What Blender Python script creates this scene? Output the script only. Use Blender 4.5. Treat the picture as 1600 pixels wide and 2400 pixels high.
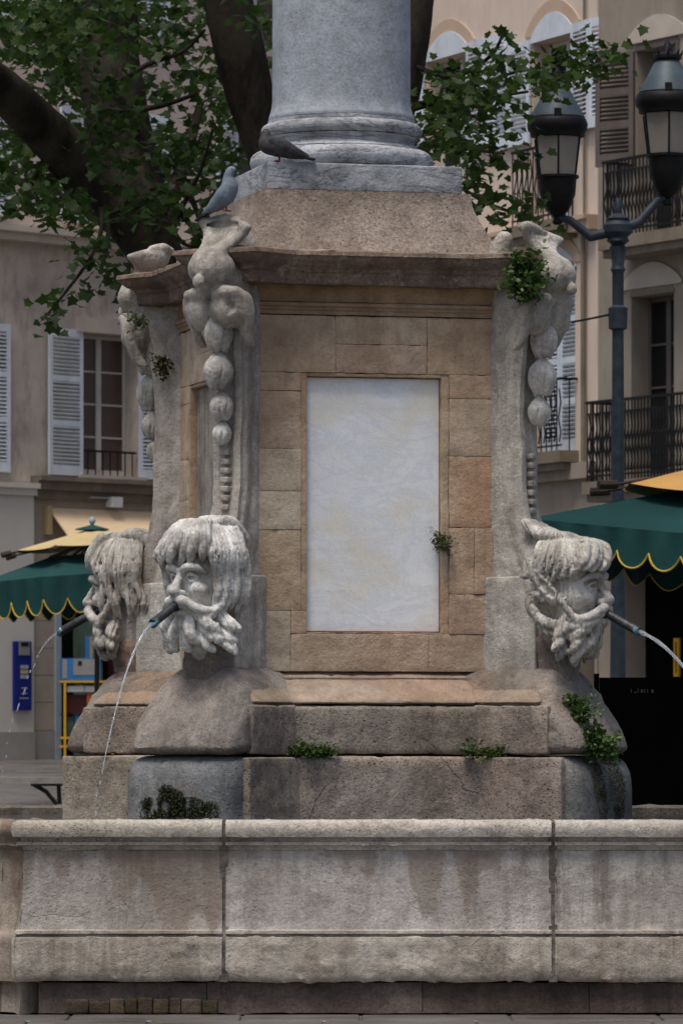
import bpy, bmesh, math, random
import numpy as np
from mathutils import Vector, Matrix, Euler

R = math.radians
random.seed(11)
rng = np.random.default_rng(7)
scene = bpy.context.scene
for o in list(bpy.data.objects):
    bpy.data.objects.remove(o)
col = scene.collection

# ------------------------------------------------------------------ camera
CAM_D, CAM_H, FPX, YH = 30.0, 1.48, 12000.0, 1720.0   # distance to fountain axis, eye height, focal in photo px, horizon row
cam_data = bpy.data.cameras.new('camera')
cam = bpy.data.objects.new('camera', cam_data)
col.objects.link(cam)
cam.location = (0, -CAM_D, CAM_H)
cam.rotation_euler = (R(90), 0, 0)
cam_data.sensor_fit = 'VERTICAL'
cam_data.sensor_height = 36
cam_data.lens = FPX / 2400 * 36
cam_data.shift_y = (YH - 1200) / 2400
cam_data.clip_start = 0.5
cam_data.clip_end = 3000
cam_data.dof.use_dof = True
cam_data.dof.focus_distance = 28.4
cam_data.dof.aperture_fstop = 10
scene.camera = cam

# ------------------------------------------------------------------ sky, sun, exposure
SUN_EL, SUN_AZ = 70, -30            # soft sun behind cloud, from the front left (azimuth from the camera side)
w = bpy.data.worlds.new('World')
scene.world = w
w.use_nodes = True
nt = w.node_tree
bg = nt.nodes['Background']
sky = nt.nodes.new('ShaderNodeTexSky')
sky.sky_type = 'NISHITA'
sky.sun_disc = False
sky.sun_elevation = R(SUN_EL)
sky.sun_rotation = R(180 - SUN_AZ)
sky.air_density = 1.0
sky.dust_density = 4.0
sky.ozone_density = 1.0
nt.links.new(sky.outputs[0], bg.inputs[0])
bg.inputs[1].default_value = 0.062
sl = bpy.data.lights.new('sun', 'SUN')
sl.energy = 1.5
sl.angle = R(22)
sl.color = (1.0, 0.95, 0.88)
sun = bpy.data.objects.new('sun', sl)
col.objects.link(sun)
sd = Vector((math.sin(R(SUN_AZ)) * math.cos(R(SUN_EL)), -math.cos(R(SUN_AZ)) * math.cos(R(SUN_EL)), math.sin(R(SUN_EL))))
sun.rotation_euler = sd.to_track_quat('Z', 'Y').to_euler()
sun.location = (-10, -20, 30)
scene.view_settings.view_transform = 'Standard'
scene.view_settings.look = 'None'
scene.view_settings.gamma = 1
scene.view_settings.exposure = 0.86
scene.render.engine = 'CYCLES'

# ------------------------------------------------------------------ small helpers
def P(px, py, Y):
    """world point at depth Y that shows at photograph pixel px, py"""
    s = FPX / (CAM_D + Y)
    return Vector(((px - 800) / s, Y, CAM_H + (YH - py) / s))

def ground_z(Y):
    return max(0.0, Y - 4.0) * 0.024

def tag(o, label=None, cat=None, group=None, kind=None):
    if label: o['label'] = label
    if cat: o['category'] = cat
    if group: o['group'] = group
    if kind: o['kind'] = kind
    return o

def empty(name, loc=(0, 0, 0), rz=0.0, label=None, cat=None, group=None, parent=None):
    o = bpy.data.objects.new(name, None)
    o.empty_display_size = 0.2
    col.objects.link(o)
    o.location = loc
    o.rotation_euler = (0, 0, rz)
    o.parent = parent
    return tag(o, label, cat, group)

def make_mesh(name, v, f, smooth=True, sharp=38):
    me = bpy.data.meshes.new(name)
    v = np.asarray(v, dtype=np.float32).reshape(-1, 3)
    if isinstance(f, np.ndarray) and f.ndim == 2:
        n, k = f.shape
        me.vertices.add(len(v)); me.vertices.foreach_set('co', v.ravel())
        me.loops.add(n * k); me.loops.foreach_set('vertex_index', f.astype(np.int32).ravel())
        me.polygons.add(n)
        me.polygons.foreach_set('loop_start', np.arange(0, n * k, k, dtype=np.int32))
        me.update(calc_edges=True)
        me.validate()
    else:
        me.from_pydata([tuple(map(float, a)) for a in v], [], [tuple(int(i) for i in q) for q in f])
    if smooth:
        me.polygons.foreach_set('use_smooth', np.ones(len(me.polygons), dtype=bool))
        if sharp: me.set_sharp_from_angle(angle=R(sharp))
    return me

def add(name, me, mat, parent=None, loc=(0, 0, 0), rot=(0, 0, 0), color=None, scale=None):
    o = bpy.data.objects.new(name, me)
    col.objects.link(o)
    if mat is not None and len(me.materials) == 0: me.materials.append(mat)
    o.parent = parent
    o.location = loc
    o.rotation_euler = rot
    if scale is not None: o.scale = scale
    if color is not None: o.color = (color[0], color[1], color[2], 1)
    return o

def tint(a=0.1, base=(1, 1, 1)):
    k = 1 + random.uniform(-a, a)
    return tuple(b * k * (1 + random.uniform(-a, a) * 0.3) for b in base)

class MB:
    """collects simple solids for one mesh"""
    def __init__(self): self.v = []; self.f = []
    def box(self, x0, x1, y0, y1, z0, z1, M=None):
        n = len(self.v)
        pts = [(x0, y0, z0), (x1, y0, z0), (x1, y1, z0), (x0, y1, z0), (x0, y0, z1), (x1, y0, z1), (x1, y1, z1), (x0, y1, z1)]
        if M is not None: pts = [tuple(M @ Vector(p)) for p in pts]
        self.v += pts
        self.f += [[n + i for i in q] for q in ((3, 2, 1, 0), (4, 5, 6, 7), (0, 1, 5, 4), (1, 2, 6, 5), (2, 3, 7, 6), (3, 0, 4, 7))]
        return self
    def tube(self, pts, r, seg=8, cap=True):
        pts = [Vector(p) for p in pts]
        rs = r if hasattr(r, '__len__') else [r] * len(pts)
        n0 = len(self.v)
        up = None
        for i, p in enumerate(pts):
            d = (pts[min(i + 1, len(pts) - 1)] - pts[max(i - 1, 0)]).normalized()
            if up is None:
                up = Vector((0, 0, 1)) if abs(d.z) < 0.9 else Vector((1, 0, 0))
            a = d.cross(up)
            if a.length < 1e-5: a = d.orthogonal()
            a.normalize(); b = a.cross(d).normalized(); up = b
            for k in range(seg):
                t = 2 * math.pi * k / seg
                self.v.append(tuple(p + (a * math.cos(t) + b * math.sin(t)) * rs[i]))
        for i in range(len(pts) - 1):
            for k in range(seg):
                k2 = (k + 1) % seg
                self.f.append([n0 + i * seg + k2, n0 + i * seg + k, n0 + (i + 1) * seg + k, n0 + (i + 1) * seg + k2])
        if cap:
            self.f.append([n0 + k for k in range(seg)])
            self.f.append([n0 + (len(pts) - 1) * seg + k for k in reversed(range(seg))])
        return self
    def lathe(self, prof, seg=32, c=(0, 0, 0)):
        n0 = len(self.v)
        for r, z in prof:
            for k in range(seg):
                t = 2 * math.pi * k / seg
                self.v.append((c[0] + r * math.cos(t), c[1] + r * math.sin(t), c[2] + z))
        for i in range(len(prof) - 1):
            for k in range(seg):
                k2 = (k + 1) % seg
                self.f.append([n0 + i * seg + k, n0 + i * seg + k2, n0 + (i + 1) * seg + k2, n0 + (i + 1) * seg + k])
        self.f.append([n0 + k for k in reversed(range(seg))])
        self.f.append([n0 + (len(prof) - 1) * seg + k for k in range(seg)])
        return self
    def mesh(self, name, smooth=True, sharp=38): return make_mesh(name, self.v, self.f, smooth, sharp)
    def build(self, name, mat, parent=None, loc=(0, 0, 0), rot=(0, 0, 0), color=None, smooth=True, sharp=38):
        return add(name, self.mesh(name, smooth, sharp), mat, parent, loc, rot, color)

# ------------------------------------------------------------------ noise for real relief on the stone
def vnoise(p, seed=0):
    p = np.asarray(p, dtype=np.float64)
    i = np.floor(p).astype(np.int64); f = p - i
    u = f * f * (3 - 2 * f)
    def h(dx, dy, dz):
        n = (i[:, 0] + dx) * 374761393 + (i[:, 1] + dy) * 668265263 + (i[:, 2] + dz) * 2147483647 + seed * 974711
        n = (n ^ (n >> 13)) * 1274126177
        n = n ^ (n >> 16)
        return (n & 0xffff) / 32767.5 - 1
    x0 = h(0, 0, 0) * (1 - u[:, 0]) + h(1, 0, 0) * u[:, 0]
    x1 = h(0, 1, 0) * (1 - u[:, 0]) + h(1, 1, 0) * u[:, 0]
    x2 = h(0, 0, 1) * (1 - u[:, 0]) + h(1, 0, 1) * u[:, 0]
    x3 = h(0, 1, 1) * (1 - u[:, 0]) + h(1, 1, 1) * u[:, 0]
    return (x0 * (1 - u[:, 1]) + x1 * u[:, 1]) * (1 - u[:, 2]) + (x2 * (1 - u[:, 1]) + x3 * u[:, 1]) * u[:, 2]

def fbm(p, oct=4, seed=0):
    p = np.asarray(p, dtype=np.float64); a = 1.0; s = 0; t = 0
    for k in range(oct):
        s = s + a * vnoise(p * 2 ** k + 17.3 * k, seed + k); t += a; a *= 0.5
    return s / t

def vnormals(v, f):
    n = np.zeros_like(v)
    q = f
    e = np.cross(v[q[:, 2]] - v[q[:, 0]], v[q[:, 3]] - v[q[:, 1]])
    for k in range(4): np.add.at(n, q[:, k], e)
    return n / (np.linalg.norm(n, axis=1, keepdims=True) + 1e-12)

def weather(v, f, amp=0.004, scale=9, pit=0.0, pscale=22, seed=None, thr=0.32):
    seed = random.randrange(9999) if seed is None else seed
    n = vnormals(v, f)
    d = amp * fbm(v * scale, 4, seed)
    if pit:
        q = fbm(v * pscale, 2, seed + 50)
        d = d - pit * np.clip((q - thr) / 0.3, 0, 1)
    return v + n * d[:, None]

def grid_box(hx, hy, hz, r, cell):
    """closed box of quads with rounded edges, welded"""
    V = []; F = []
    h = np.array([hx, hy, hz])
    for ax in range(3):
        a, b = (ax + 1) % 3, (ax + 2) % 3
        def ticks(L):
            n = max(1, int(round(2 * (L - r) / cell)))
            inner = np.linspace(-L + r, L - r, n + 1)
            return np.concatenate([[-L, -L + r * 0.4], inner, [L - r * 0.4, L]])
        ta, tb = ticks(h[a]), ticks(h[b])
        A, B = np.meshgrid(ta, tb, indexing='ij')
        for sgn in (-1, 1):
            p = np.zeros(A.shape + (3,)); p[..., a] = A; p[..., b] = B; p[..., ax] = sgn * h[ax]
            base = sum(len(x) for x in V)
            idx = base + np.arange(A.size).reshape(A.shape)
            q = np.stack([idx[:-1, :-1], idx[1:, :-1], idx[1:, 1:], idx[:-1, 1:]], -1).reshape(-1, 4)
            if sgn < 0: q = q[:, ::-1]
            V.append(p.reshape(-1, 3)); F.append(q)
    V = np.concatenate(V); F = np.concatenate(F)
    key = np.round(V * 1e5).astype(np.int64)
    _, first, inv = np.unique(key, axis=0, return_index=True, return_inverse=True)
    inv = inv.ravel()
    V = V[first]; F = inv[F]
    q = np.clip(V, -h + r, h - r)
    d = V - q
    L = np.linalg.norm(d, axis=1, keepdims=True)
    V = q + np.where(L > 1e-9, d / np.maximum(L, 1e-9) * np.minimum(L, r), 0)
    return V, F

def stone(name, x0, x1, y0, y1, z0, z1, mat, parent, r=0.012, cell=0.05, amp=0.003, scale=9, pit=0.004, pscale=24, warp=None, color=None, seed=None, thr=0.32):
    hx, hy, hz = (x1 - x0) / 2, (y1 - y0) / 2, (z1 - z0) / 2
    r = min(r, hx * 0.45, hy * 0.45, hz * 0.45)
    v, f = grid_box(hx, hy, hz, r, cell)
    v = v + np.array([(x0 + x1) / 2, (y0 + y1) / 2, (z0 + z1) / 2])
    if warp is not None: v = warp(v)
    v = weather(v, f, amp, scale, pit, pscale, seed, thr)
    return add(name, make_mesh(name, v, f, True, 50), mat, parent, color=color or tint())

def resample(prof, step):
    out = []
    n = len(prof)
    for i in range(n):
        a = np.array(prof[i], float); b = np.array(prof[(i + 1) % n], float)
        k = max(1, int(round(np.linalg.norm(b - a) / step)))
        for j in range(k): out.append(a + (b - a) * j / k)
    return np.array(out)

def run_block(name, p0, p1, prof, mat, parent, m0=0.0, m1=0.0, step=0.02, cell=0.04, amp=0.003, scale=9, pit=0.004, pscale=24, color=None, seed=None, edge=None, thr=0.32):
    """profile (n outward, z) run from p0 to p1 in plan; outward is to the right of travel; m0/m1 are mitre slopes"""
    p0 = np.array(p0, float); p1 = np.array(p1, float)
    L = np.linalg.norm(p1 - p0); e = (p1 - p0) / L; nrm = np.array([e[1], -e[0]])
    pr = resample(prof, step)
    # ccw check
    ar = 0.5 * np.sum(pr[:, 0] * np.roll(pr[:, 1], -1) - np.roll(pr[:, 0], -1) * pr[:, 1])
    if ar < 0: pr = pr[::-1]
    m = len(pr); k = max(2, int(L / cell) + 1)
    T = np.linspace(0, 1, k)
    V = np.zeros((k, m, 3))
    for i, t in enumerate(T):
        s = (0 - m0 * pr[:, 0]) * (1 - t) + (L + m1 * pr[:, 0]) * t
        V[i, :, 0] = p0[0] + e[0] * s + nrm[0] * pr[:, 0]
        V[i, :, 1] = p0[1] + e[1] * s + nrm[1] * pr[:, 0]
        V[i, :, 2] = pr[:, 1]
    V = V.reshape(-1, 3)
    idx = np.arange(k * m).reshape(k, m)
    nx = np.roll(idx, -1, axis=1)
    q = np.stack([idx[:-1], idx[1:], nx[1:], nx[:-1]], -1).reshape(-1, 4)[:, ::-1]
    # outward orientation: travel e, ccw in (n,z)
    if edge is not None: V = edge(V)
    V = weather(V, q, amp, scale, pit, pscale, seed, thr)
    faces = [list(a) for a in q]
    faces.append([int(i) for i in idx[0]]); faces.append([int(i) for i in idx[-1][::-1]])
    me = make_mesh(name, V, faces, True, 45)
    bm = bmesh.new(); bm.from_mesh(me); bmesh.ops.recalc_face_normals(bm, faces=bm.faces); bm.to_mesh(me); bm.free()
    me.polygons.foreach_set('use_smooth', np.ones(len(me.polygons), dtype=bool)); me.set_sharp_from_angle(angle=R(45))
    return add(name, me, mat, parent, color=color or tint())

# ------------------------------------------------------------------ signed distance sculpting (surface nets)
class Clay:
    def __init__(self, lo, hi, h):
        self.lo = np.array(lo, float); self.h = h
        self.n = np.ceil((np.array(hi) - self.lo) / h).astype(int) + 1
        self.ax = [self.lo[i] + h * np.arange(self.n[i]) for i in range(3)]
        self.f = np.full(tuple(self.n), 0.3, dtype=np.float32)
    def sl(self, lo, hi):
        s = []
        for i in range(3):
            a = int(max(0, math.floor((lo[i] - self.lo[i]) / self.h))); b = int(min(self.n[i], math.ceil((hi[i] - self.lo[i]) / self.h) + 1))
            if b <= a: return None, None
            s.append(slice(a, b))
        X, Y, Z = np.meshgrid(*[self.ax[i][s[i]] for i in range(3)], indexing='ij', sparse=True)
        return tuple(s), (X, Y, Z)
    def op(self, s, d, k, mode):
        a = self.f[s]
        if mode == 'sub':
            b = -d; h = np.clip(0.5 - 0.5 * (a - b) / k, 0, 1) if k > 0 else (b > a) * 1.0
            self.f[s] = a * (1 - h) + b * h + k * h * (1 - h)
        else:
            h = np.clip(0.5 + 0.5 * (a - d) / max(k, 1e-6), 0, 1)
            self.f[s] = a * (1 - h) + d * h - k * h * (1 - h)
    def ell(self, c, r, k=0.02, mode='add', rot=None):
        m = max(r) + k + 0.03
        s, g = self.sl([c[i] - m for i in range(3)], [c[i] + m for i in range(3)])
        if s is None: return self
        q = [g[i] - c[i] for i in range(3)]
        if rot is not None:
            M = Euler(rot).to_matrix().transposed()
            q = [M[i][0] * q[0] + M[i][1] * q[1] + M[i][2] * q[2] for i in range(3)]
        k0 = np.sqrt((q[0] / r[0]) ** 2 + (q[1] / r[1]) ** 2 + (q[2] / r[2]) ** 2)
        k1 = np.sqrt((q[0] / r[0] ** 2) ** 2 + (q[1] / r[1] ** 2) ** 2 + (q[2] / r[2] ** 2) ** 2) + 1e-9
        self.op(s, k0 * (k0 - 1) / k1, k, mode)
        return self
    def tube(self, pts, rs, k=0.01, mode='add', sub=4):
        pts = [np.array(p, float) for p in pts]
        if not hasattr(rs, '__len__'): rs = [rs] * len(pts)
        if len(pts) > 2 and sub > 1:      # catmull-rom
            P2 = []; R2 = []
            for i in range(len(pts) - 1):
                a = pts[max(i - 1, 0)]; b = pts[i]; c = pts[i + 1]; d = pts[min(i + 2, len(pts) - 1)]
                for j in range(sub):
                    t = j / sub
                    P2.append(0.5 * ((2 * b) + (-a + c) * t + (2 * a - 5 * b + 4 * c - d) * t * t + (-a + 3 * b - 3 * c + d) * t ** 3))
                    R2.append(rs[i] + (rs[i + 1] - rs[i]) * t)
            P2.append(pts[-1]); R2.append(rs[-1]); pts, rs = P2, R2
        m = max(rs) + k + 0.03
        arr = np.array(pts)
        s, g = self.sl(arr.min(0) - m, arr.max(0) + m)
        if s is None: return self
        best = None
        for i in range(len(pts) - 1):
            a, b = pts[i], pts[i + 1]; ab = b - a; L2 = ab.dot(ab) + 1e-12
            q = [g[j] - a[j] for j in range(3)]
            t = np.clip((q[0] * ab[0] + q[1] * ab[1] + q[2] * ab[2]) / L2, 0, 1)
            d = np.sqrt((q[0] - ab[0] * t) ** 2 + (q[1] - ab[1] * t) ** 2 + (q[2] - ab[2] * t) ** 2) - (rs[i] + (rs[i + 1] - rs[i]) * t)
            best = d if best is None else np.minimum(best, d)
        self.op(s, best, k, mode)
        return self
    def mesh(self):
        f = self.f
        f[0], f[-1] = 0.1, 0.1; f[:, 0], f[:, -1] = 0.1, 0.1; f[:, :, 0], f[:, :, -1] = 0.1, 0.1
        ins = f < 0
        nx, ny, nz = f.shape
        cs = [ins[i:nx - 1 + i, j:ny - 1 + j, k:nz - 1 + k] for i in (0, 1) for j in (0, 1) for k in (0, 1)]
        anyv = np.zeros(cs[0].shape, bool); allv = np.ones(cs[0].shape, bool)
        for c in cs: anyv |= c; allv &= c
        act = anyv & ~allv
        I = np.argwhere(act)
        num = np.zeros((len(I), 3)); cnt = np.zeros(len(I))
        for ax in range(3):
            o1, o2 = [(1, 2), (0, 2), (0, 1)][ax]
            for a in (0, 1):
                for b in (0, 1):
                    st = np.zeros(3, int); st[o1] = a; st[o2] = b
                    en = st.copy(); en[ax] = 1
                    A = I + st; B = I + en
                    fa = f[A[:, 0], A[:, 1], A[:, 2]].astype(float); fb = f[B[:, 0], B[:, 1], B[:, 2]].astype(float)
                    cr = (fa < 0) != (fb < 0)
                    t = np.where(cr, fa / np.where(cr, fa - fb, 1), 0)
                    num += np.where(cr[:, None], st + t[:, None] * (en - st), 0); cnt += cr
        V = self.lo + self.h * (I + num / cnt[:, None])
        idx = -np.ones(act.shape, np.int64); idx[act] = np.arange(len(I))
        Q = []
        for ax in range(3):
            o1, o2 = (ax + 1) % 3, (ax + 2) % 3
            sa = [slice(None)] * 3; sb = [slice(None)] * 3
            sa[ax] = slice(0, -1); sb[ax] = slice(1, None)
            a = ins[tuple(sa)]; b = ins[tuple(sb)]
            E = np.argwhere(a != b)
            E = E[(E[:, o1] > 0) & (E[:, o2] > 0) & (E[:, o1] < f.shape[o1] - 1) & (E[:, o2] < f.shape[o2] - 1)]
            flip = a[E[:, 0], E[:, 1], E[:, 2]]
            d1 = np.zeros(3, int); d1[o1] = 1; d2 = np.zeros(3, int); d2[o2] = 1
            c = [E - d1 - d2, E - d2, E, E - d1]
            q = np.stack([idx[x[:, 0], x[:, 1], x[:, 2]] for x in c], -1)
            q[~flip] = q[~flip][:, ::-1]
            Q.append(q)
        Q = np.concatenate(Q)
        Q = Q[(Q >= 0).all(1)]
        return V, Q
# ------------------------------------------------------------------ procedural materials
class NT:
    def __init__(self, name):
        self.m = bpy.data.materials.new(name); self.m.use_nodes = True
        self.t = self.m.node_tree; self.b = self.t.nodes['Principled BSDF']
        g = self.t.nodes.new('ShaderNodeNewGeometry'); self.pos = g.outputs['Position']; self.nrm = g.outputs['Normal']
    def node(self, ty, **kw):
        n = self.t.nodes.new(ty)
        for k, v in kw.items(): setattr(n, k, v)
        return n
    def link(self, a, b): self.t.links.new(a, b)
    def put(self, sock, v):
        if hasattr(v, 'is_output') or isinstance(v, bpy.types.NodeSocket): self.link(v, sock)
        elif isinstance(v, (tuple, list)) and len(v) == 3 and sock.type == 'RGBA': sock.default_value = (*v, 1)
        else: sock.default_value = v
    def scaled(self, s, off=(0, 0, 0)):
        n = self.node('ShaderNodeMapping'); self.link(self.pos, n.inputs[0]); n.inputs['Scale'].default_value = s; n.inputs['Location'].default_value = off
        return n.outputs[0]
    def noise(self, scale, detail=4, rough=0.55, vec=None, dist=0.0):
        n = self.node('ShaderNodeTexNoise'); self.link(vec if vec is not None else self.pos, n.inputs['Vector'])
        n.inputs['Scale'].default_value = scale; n.inputs['Detail'].default_value = detail; n.inputs['Roughness'].default_value = rough; n.inputs['Distortion'].default_value = dist
        return n.outputs['Fac']
    def voro(self, scale, feature='F1', vec=None, rnd=1.0):
        n = self.node('ShaderNodeTexVoronoi', feature=feature); self.link(vec if vec is not None else self.pos, n.inputs['Vector'])
        n.inputs['Scale'].default_value = scale; n.inputs['Randomness'].default_value = rnd
        return n.outputs['Distance']
    def ramp(self, fac, stops, interp='LINEAR'):
        n = self.node('ShaderNodeValToRGB'); self.link(fac, n.inputs[0])
        e = n.color_ramp.elements; n.color_ramp.interpolation = interp
        while len(e) < len(stops): e.new(0.5)
        for i, (p, c) in enumerate(stops):
            e[i].position = p
            e[i].color = (c, c, c, 1) if not hasattr(c, '__len__') else (*c, 1)
        return n.outputs[0]
    def mix(self, fac, a, b, mode='MIX'):
        n = self.node('ShaderNodeMix', data_type='RGBA', blend_type=mode)
        self.put(n.inputs[0], fac); self.put(n.inputs[6], a); self.put(n.inputs[7], b)
        return n.outputs[2]
    def math(self, op, a, b=0.0):
        n = self.node('ShaderNodeMath', operation=op); self.put(n.inputs[0], a); self.put(n.inputs[1], b)
        return n.outputs[0]
    def objcolor(self):
        return self.node('ShaderNodeObjectInfo').outputs['Color']
    def bump(self, h, strength=0.5, dist=0.01, prev=None):
        n = self.node('ShaderNodeBump'); self.link(h, n.inputs['Height']); n.inputs['Strength'].default_value = strength; n.inputs['Distance'].default_value = dist
        if prev is not None: self.link(prev, n.inputs['Normal'])
        return n.outputs[0]
    def out(self, color, rough=0.85, bump=None, spec=0.3, metal=0.0):
        self.put(self.b.inputs['Base Color'], color); self.put(self.b.inputs['Roughness'], rough)
        self.b.inputs['Specular IOR Level'].default_value = spec; self.b.inputs['Metallic'].default_value = metal
        if bump is not None: self.link(bump, self.b.inputs['Normal'])
        return self.m

def stone_mat(name, dark, mid, light, stain=(0.06, 0.05, 0.045), stain_amt=0.6, streak=0.0, grain=0.5, pits=0.5, patch=None, patch_amt=0.5, rough=0.88, big=1.3, veins=None, bump=1.0, lichen=0.0, crack=0.0, blotch=0.0, drip=None):
    n = NT(name)
    c = n.ramp(n.noise(big, 6, 0.6), [(0.30, dark), (0.5, mid), (0.70, light)])
    if patch is not None:
        pm = n.ramp(n.noise(0.9, 5, 0.6, n.scaled((1, 1, 1), (3.1, 7.7, 1.3)), 0.6), [(0.52, 0.0), (0.62, patch_amt)])
        c = n.mix(pm, c, patch)
    # mid-scale mottling
    c = n.mix(0.8, c, n.ramp(n.noise(9, 6, 0.7, n.scaled((1, 1, 1), (6.1, 2.2, 8.8))), [(0.30, (0.62, 0.60, 0.58)), (0.5, (1.0, 1.0, 1.0)), (0.70, (1.22, 1.22, 1.22))]), 'MULTIPLY')
    g = n.noise(55, 5, 0.7)
    c = n.mix(grain, c, n.ramp(g, [(0.30, (0.22, 0.20, 0.19)), (0.47, (0.95, 0.95, 0.95)), (0.70, (1.4, 1.38, 1.35))]), 'MULTIPLY')
    sp = n.noise(150, 3, 0.6)
    c = n.mix(grain, c, n.ramp(sp, [(0.3, 0.40), (0.5, 1.0), (0.7, 1.35)]), 'MULTIPLY')
    st = n.ramp(n.noise(2.6, 8, 0.70, n.scaled((1, 1, 0.8), (9.2, 1.1, 4.4)), 0.5), [(0.46, 0.0), (0.54, stain_amt * 0.4), (0.68, stain_amt)])
    c = n.mix(st, c, stain)
    if blotch:
        bl = n.ramp(n.noise(1.1, 9, 0.72, n.scaled((1, 1, 1), (2.2, 6.1, 0.4)), 0.8), [(0.54, 0.0), (0.60, blotch)])
        c = n.mix(bl, c, stain)
    if streak:
        sk = n.ramp(n.noise(7, 5, 0.65, n.scaled((1.3, 1.3, 0.10))), [(0.45, 0.0), (0.62, streak)])
        gate = n.ramp(n.noise(1.7, 3, 0.5, n.scaled((1, 1, 0.6), (5, 5, 5))), [(0.42, 0.25), (0.6, 1.0)])
        c = n.mix(n.math('MULTIPLY', sk, gate), c, stain)
    if drip is not None:
        # run-down stains below a moulding: length varies along the wall
        zt, ln, dc, da = drip
        sz = n.node('ShaderNodeSeparateXYZ'); n.link(n.pos, sz.inputs[0])
        depth = n.math('DIVIDE', n.math('SUBTRACT', zt, sz.outputs[2]), ln)
        a1 = n.noise(2.3, 3, 0.6, n.scaled((1.0, 1.0, 0.05), (0.7, 0, 0)), 0.0)
        wob = n.noise(14, 4, 0.6)
        lim = n.math('MULTIPLY', n.math('SUBTRACT', n.math('ADD', a1, n.math('MULTIPLY', n.math('SUBTRACT', wob, 0.5), 0.10)), 0.47), 7.0)
        dm = n.ramp(n.math('SUBTRACT', lim, depth), [(0.0, 0.0), (0.18, da)])
        c = n.mix(dm, c, dc)
    if lichen:
        lk = n.ramp(n.noise(12, 6, 0.7, n.scaled((1, 1, 1), (1.7, 5.1, 9.9))), [(0.58, 0.0), (0.66, lichen)])
        c = n.mix(lk, c, (0.62, 0.60, 0.55))
    if veins is not None:
        v = n.ramp(n.noise(2.2, 8, 0.7, n.scaled((0.5, 0.5, 2.4), (2, 2, 2)), 1.6), [(0.47, 0.0), (0.5, 0.8), (0.53, 0.0)])
        c = n.mix(v, c, veins)
    hole = None
    for sc_, r0, r1, off in ((46, 0.10, 0.26, 0), (19, 0.07, 0.15, 3)):
        pv = n.voro(sc_, vec=n.scaled((1, 1, 1), (off, off, off)))
        h1 = n.ramp(pv, [(r0, 0.0), (r1, 1.0)])
        sel = n.ramp(n.noise(1.9, 5, 0.62, n.scaled((1, 1, 1), (4 + off, 8, 2))), [(0.44, 1.0), (0.62, 0.0)])
        h1 = n.math('MAXIMUM', h1, sel)
        hole = h1 if hole is None else n.math('MINIMUM', hole, h1)
    if crack:
        wv = n.node('ShaderNodeVectorMath', operation='ADD')
        nz = n.node('ShaderNodeTexNoise'); n.link(n.pos, nz.inputs['Vector']); nz.inputs['Scale'].default_value = 1.6; nz.inputs['Detail'].default_value = 7
        sm_ = n.node('ShaderNodeVectorMath', operation='SCALE'); n.link(nz.outputs['Color'], sm_.inputs[0]); sm_.inputs['Scale'].default_value = 0.55
        n.link(n.pos, wv.inputs[0]); n.link(sm_.outputs[0], wv.inputs[1])
        cv = n.voro(0.9, 'DISTANCE_TO_EDGE', wv.outputs[0])
        ck = n.ramp(cv, [(0.0, 0.0), (0.004, 0.25), (0.010, 1.0)])
        gt = n.ramp(n.noise(1.3, 2, 0.5, n.scaled((1, 1, 1), (7, 1, 3))), [(0.53, 0.0), (0.57, 1.0)])
        ck = n.math('MAXIMUM', ck, n.math('SUBTRACT', 1.0, gt))
        hole = n.math('MINIMUM', hole, n.math('ADD', ck, 1 - crack))
    c = n.mix(min(1, pits * 0.9), c, n.mix(hole, (0.13, 0.11, 0.10), (1, 1, 1)), 'MULTIPLY')
    c = n.mix(1.0, c, n.objcolor(), 'MULTIPLY')
    b = n.bump(n.noise(16, 8, 0.72), 0.7 * bump, 0.02)
    b = n.bump(g, 0.6 * bump, 0.006, b)
    b = n.bump(hole, pits * bump, 0.008, b)
    return n.out(c, rough, b, 0.25)

def plain(name, c, rough=0.6, var=0.12, scale=6, bump=0.15, bscale=60, metal=0.0, spec=0.3, dirt=None, dirt_amt=0.4, useobj=False):
    n = NT(name)
    col_ = n.mix(1.0, c, n.ramp(n.noise(scale, 5, 0.6), [(0.3, 1 - var * 2), (0.7, 1 + var)]), 'MULTIPLY')
    if dirt is not None:
        k = n.ramp(n.noise(3, 7, 0.7, n.scaled((1, 1, 0.35))), [(0.48, 0.0), (0.68, dirt_amt)])
        col_ = n.mix(k, col_, dirt)
    if useobj: col_ = n.mix(1.0, col_, n.objcolor(), 'MULTIPLY')
    return n.out(col_, rough, n.bump(n.noise(bscale, 4, 0.6), bump, 0.01), spec, metal)

M = {}
M['tan'] = stone_mat('tan_limestone', (0.42, 0.335, 0.25), (0.54, 0.445, 0.345), (0.62, 0.53, 0.425), (0.26, 0.18, 0.12), 0.4, 0.3, 0.25, 0.25, (0.45, 0.31, 0.21), 0.55, crack=0.5, blotch=0.25)
M['plinth'] = stone_mat('plinth_limestone', (0.245, 0.205, 0.170), (0.345, 0.295, 0.248), (0.42, 0.365, 0.312), (0.085, 0.07, 0.06), 0.6, 0.2, 0.6, 0.8, (0.34, 0.265, 0.205), 0.35, crack=0.6, blotch=0.4)
M['corner'] = stone_mat('corner_block_limestone', (0.16, 0.155, 0.15), (0.25, 0.24, 0.225), (0.33, 0.30, 0.27), (0.06, 0.06, 0.06), 0.6, 0.3, 0.5, 0.6, (0.33, 0.22, 0.155), 0.6, blotch=0.5)
M['basin'] = stone_mat('basin_limestone', (0.37, 0.325, 0.28), (0.475, 0.43, 0.38), (0.565, 0.52, 0.47), (0.17, 0.13, 0.10), 0.4, 0.9, 0.34, 0.45, crack=0.45, blotch=0.25, drip=(0.885, 0.40, (0.23, 0.175, 0.13), 0.6))
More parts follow.
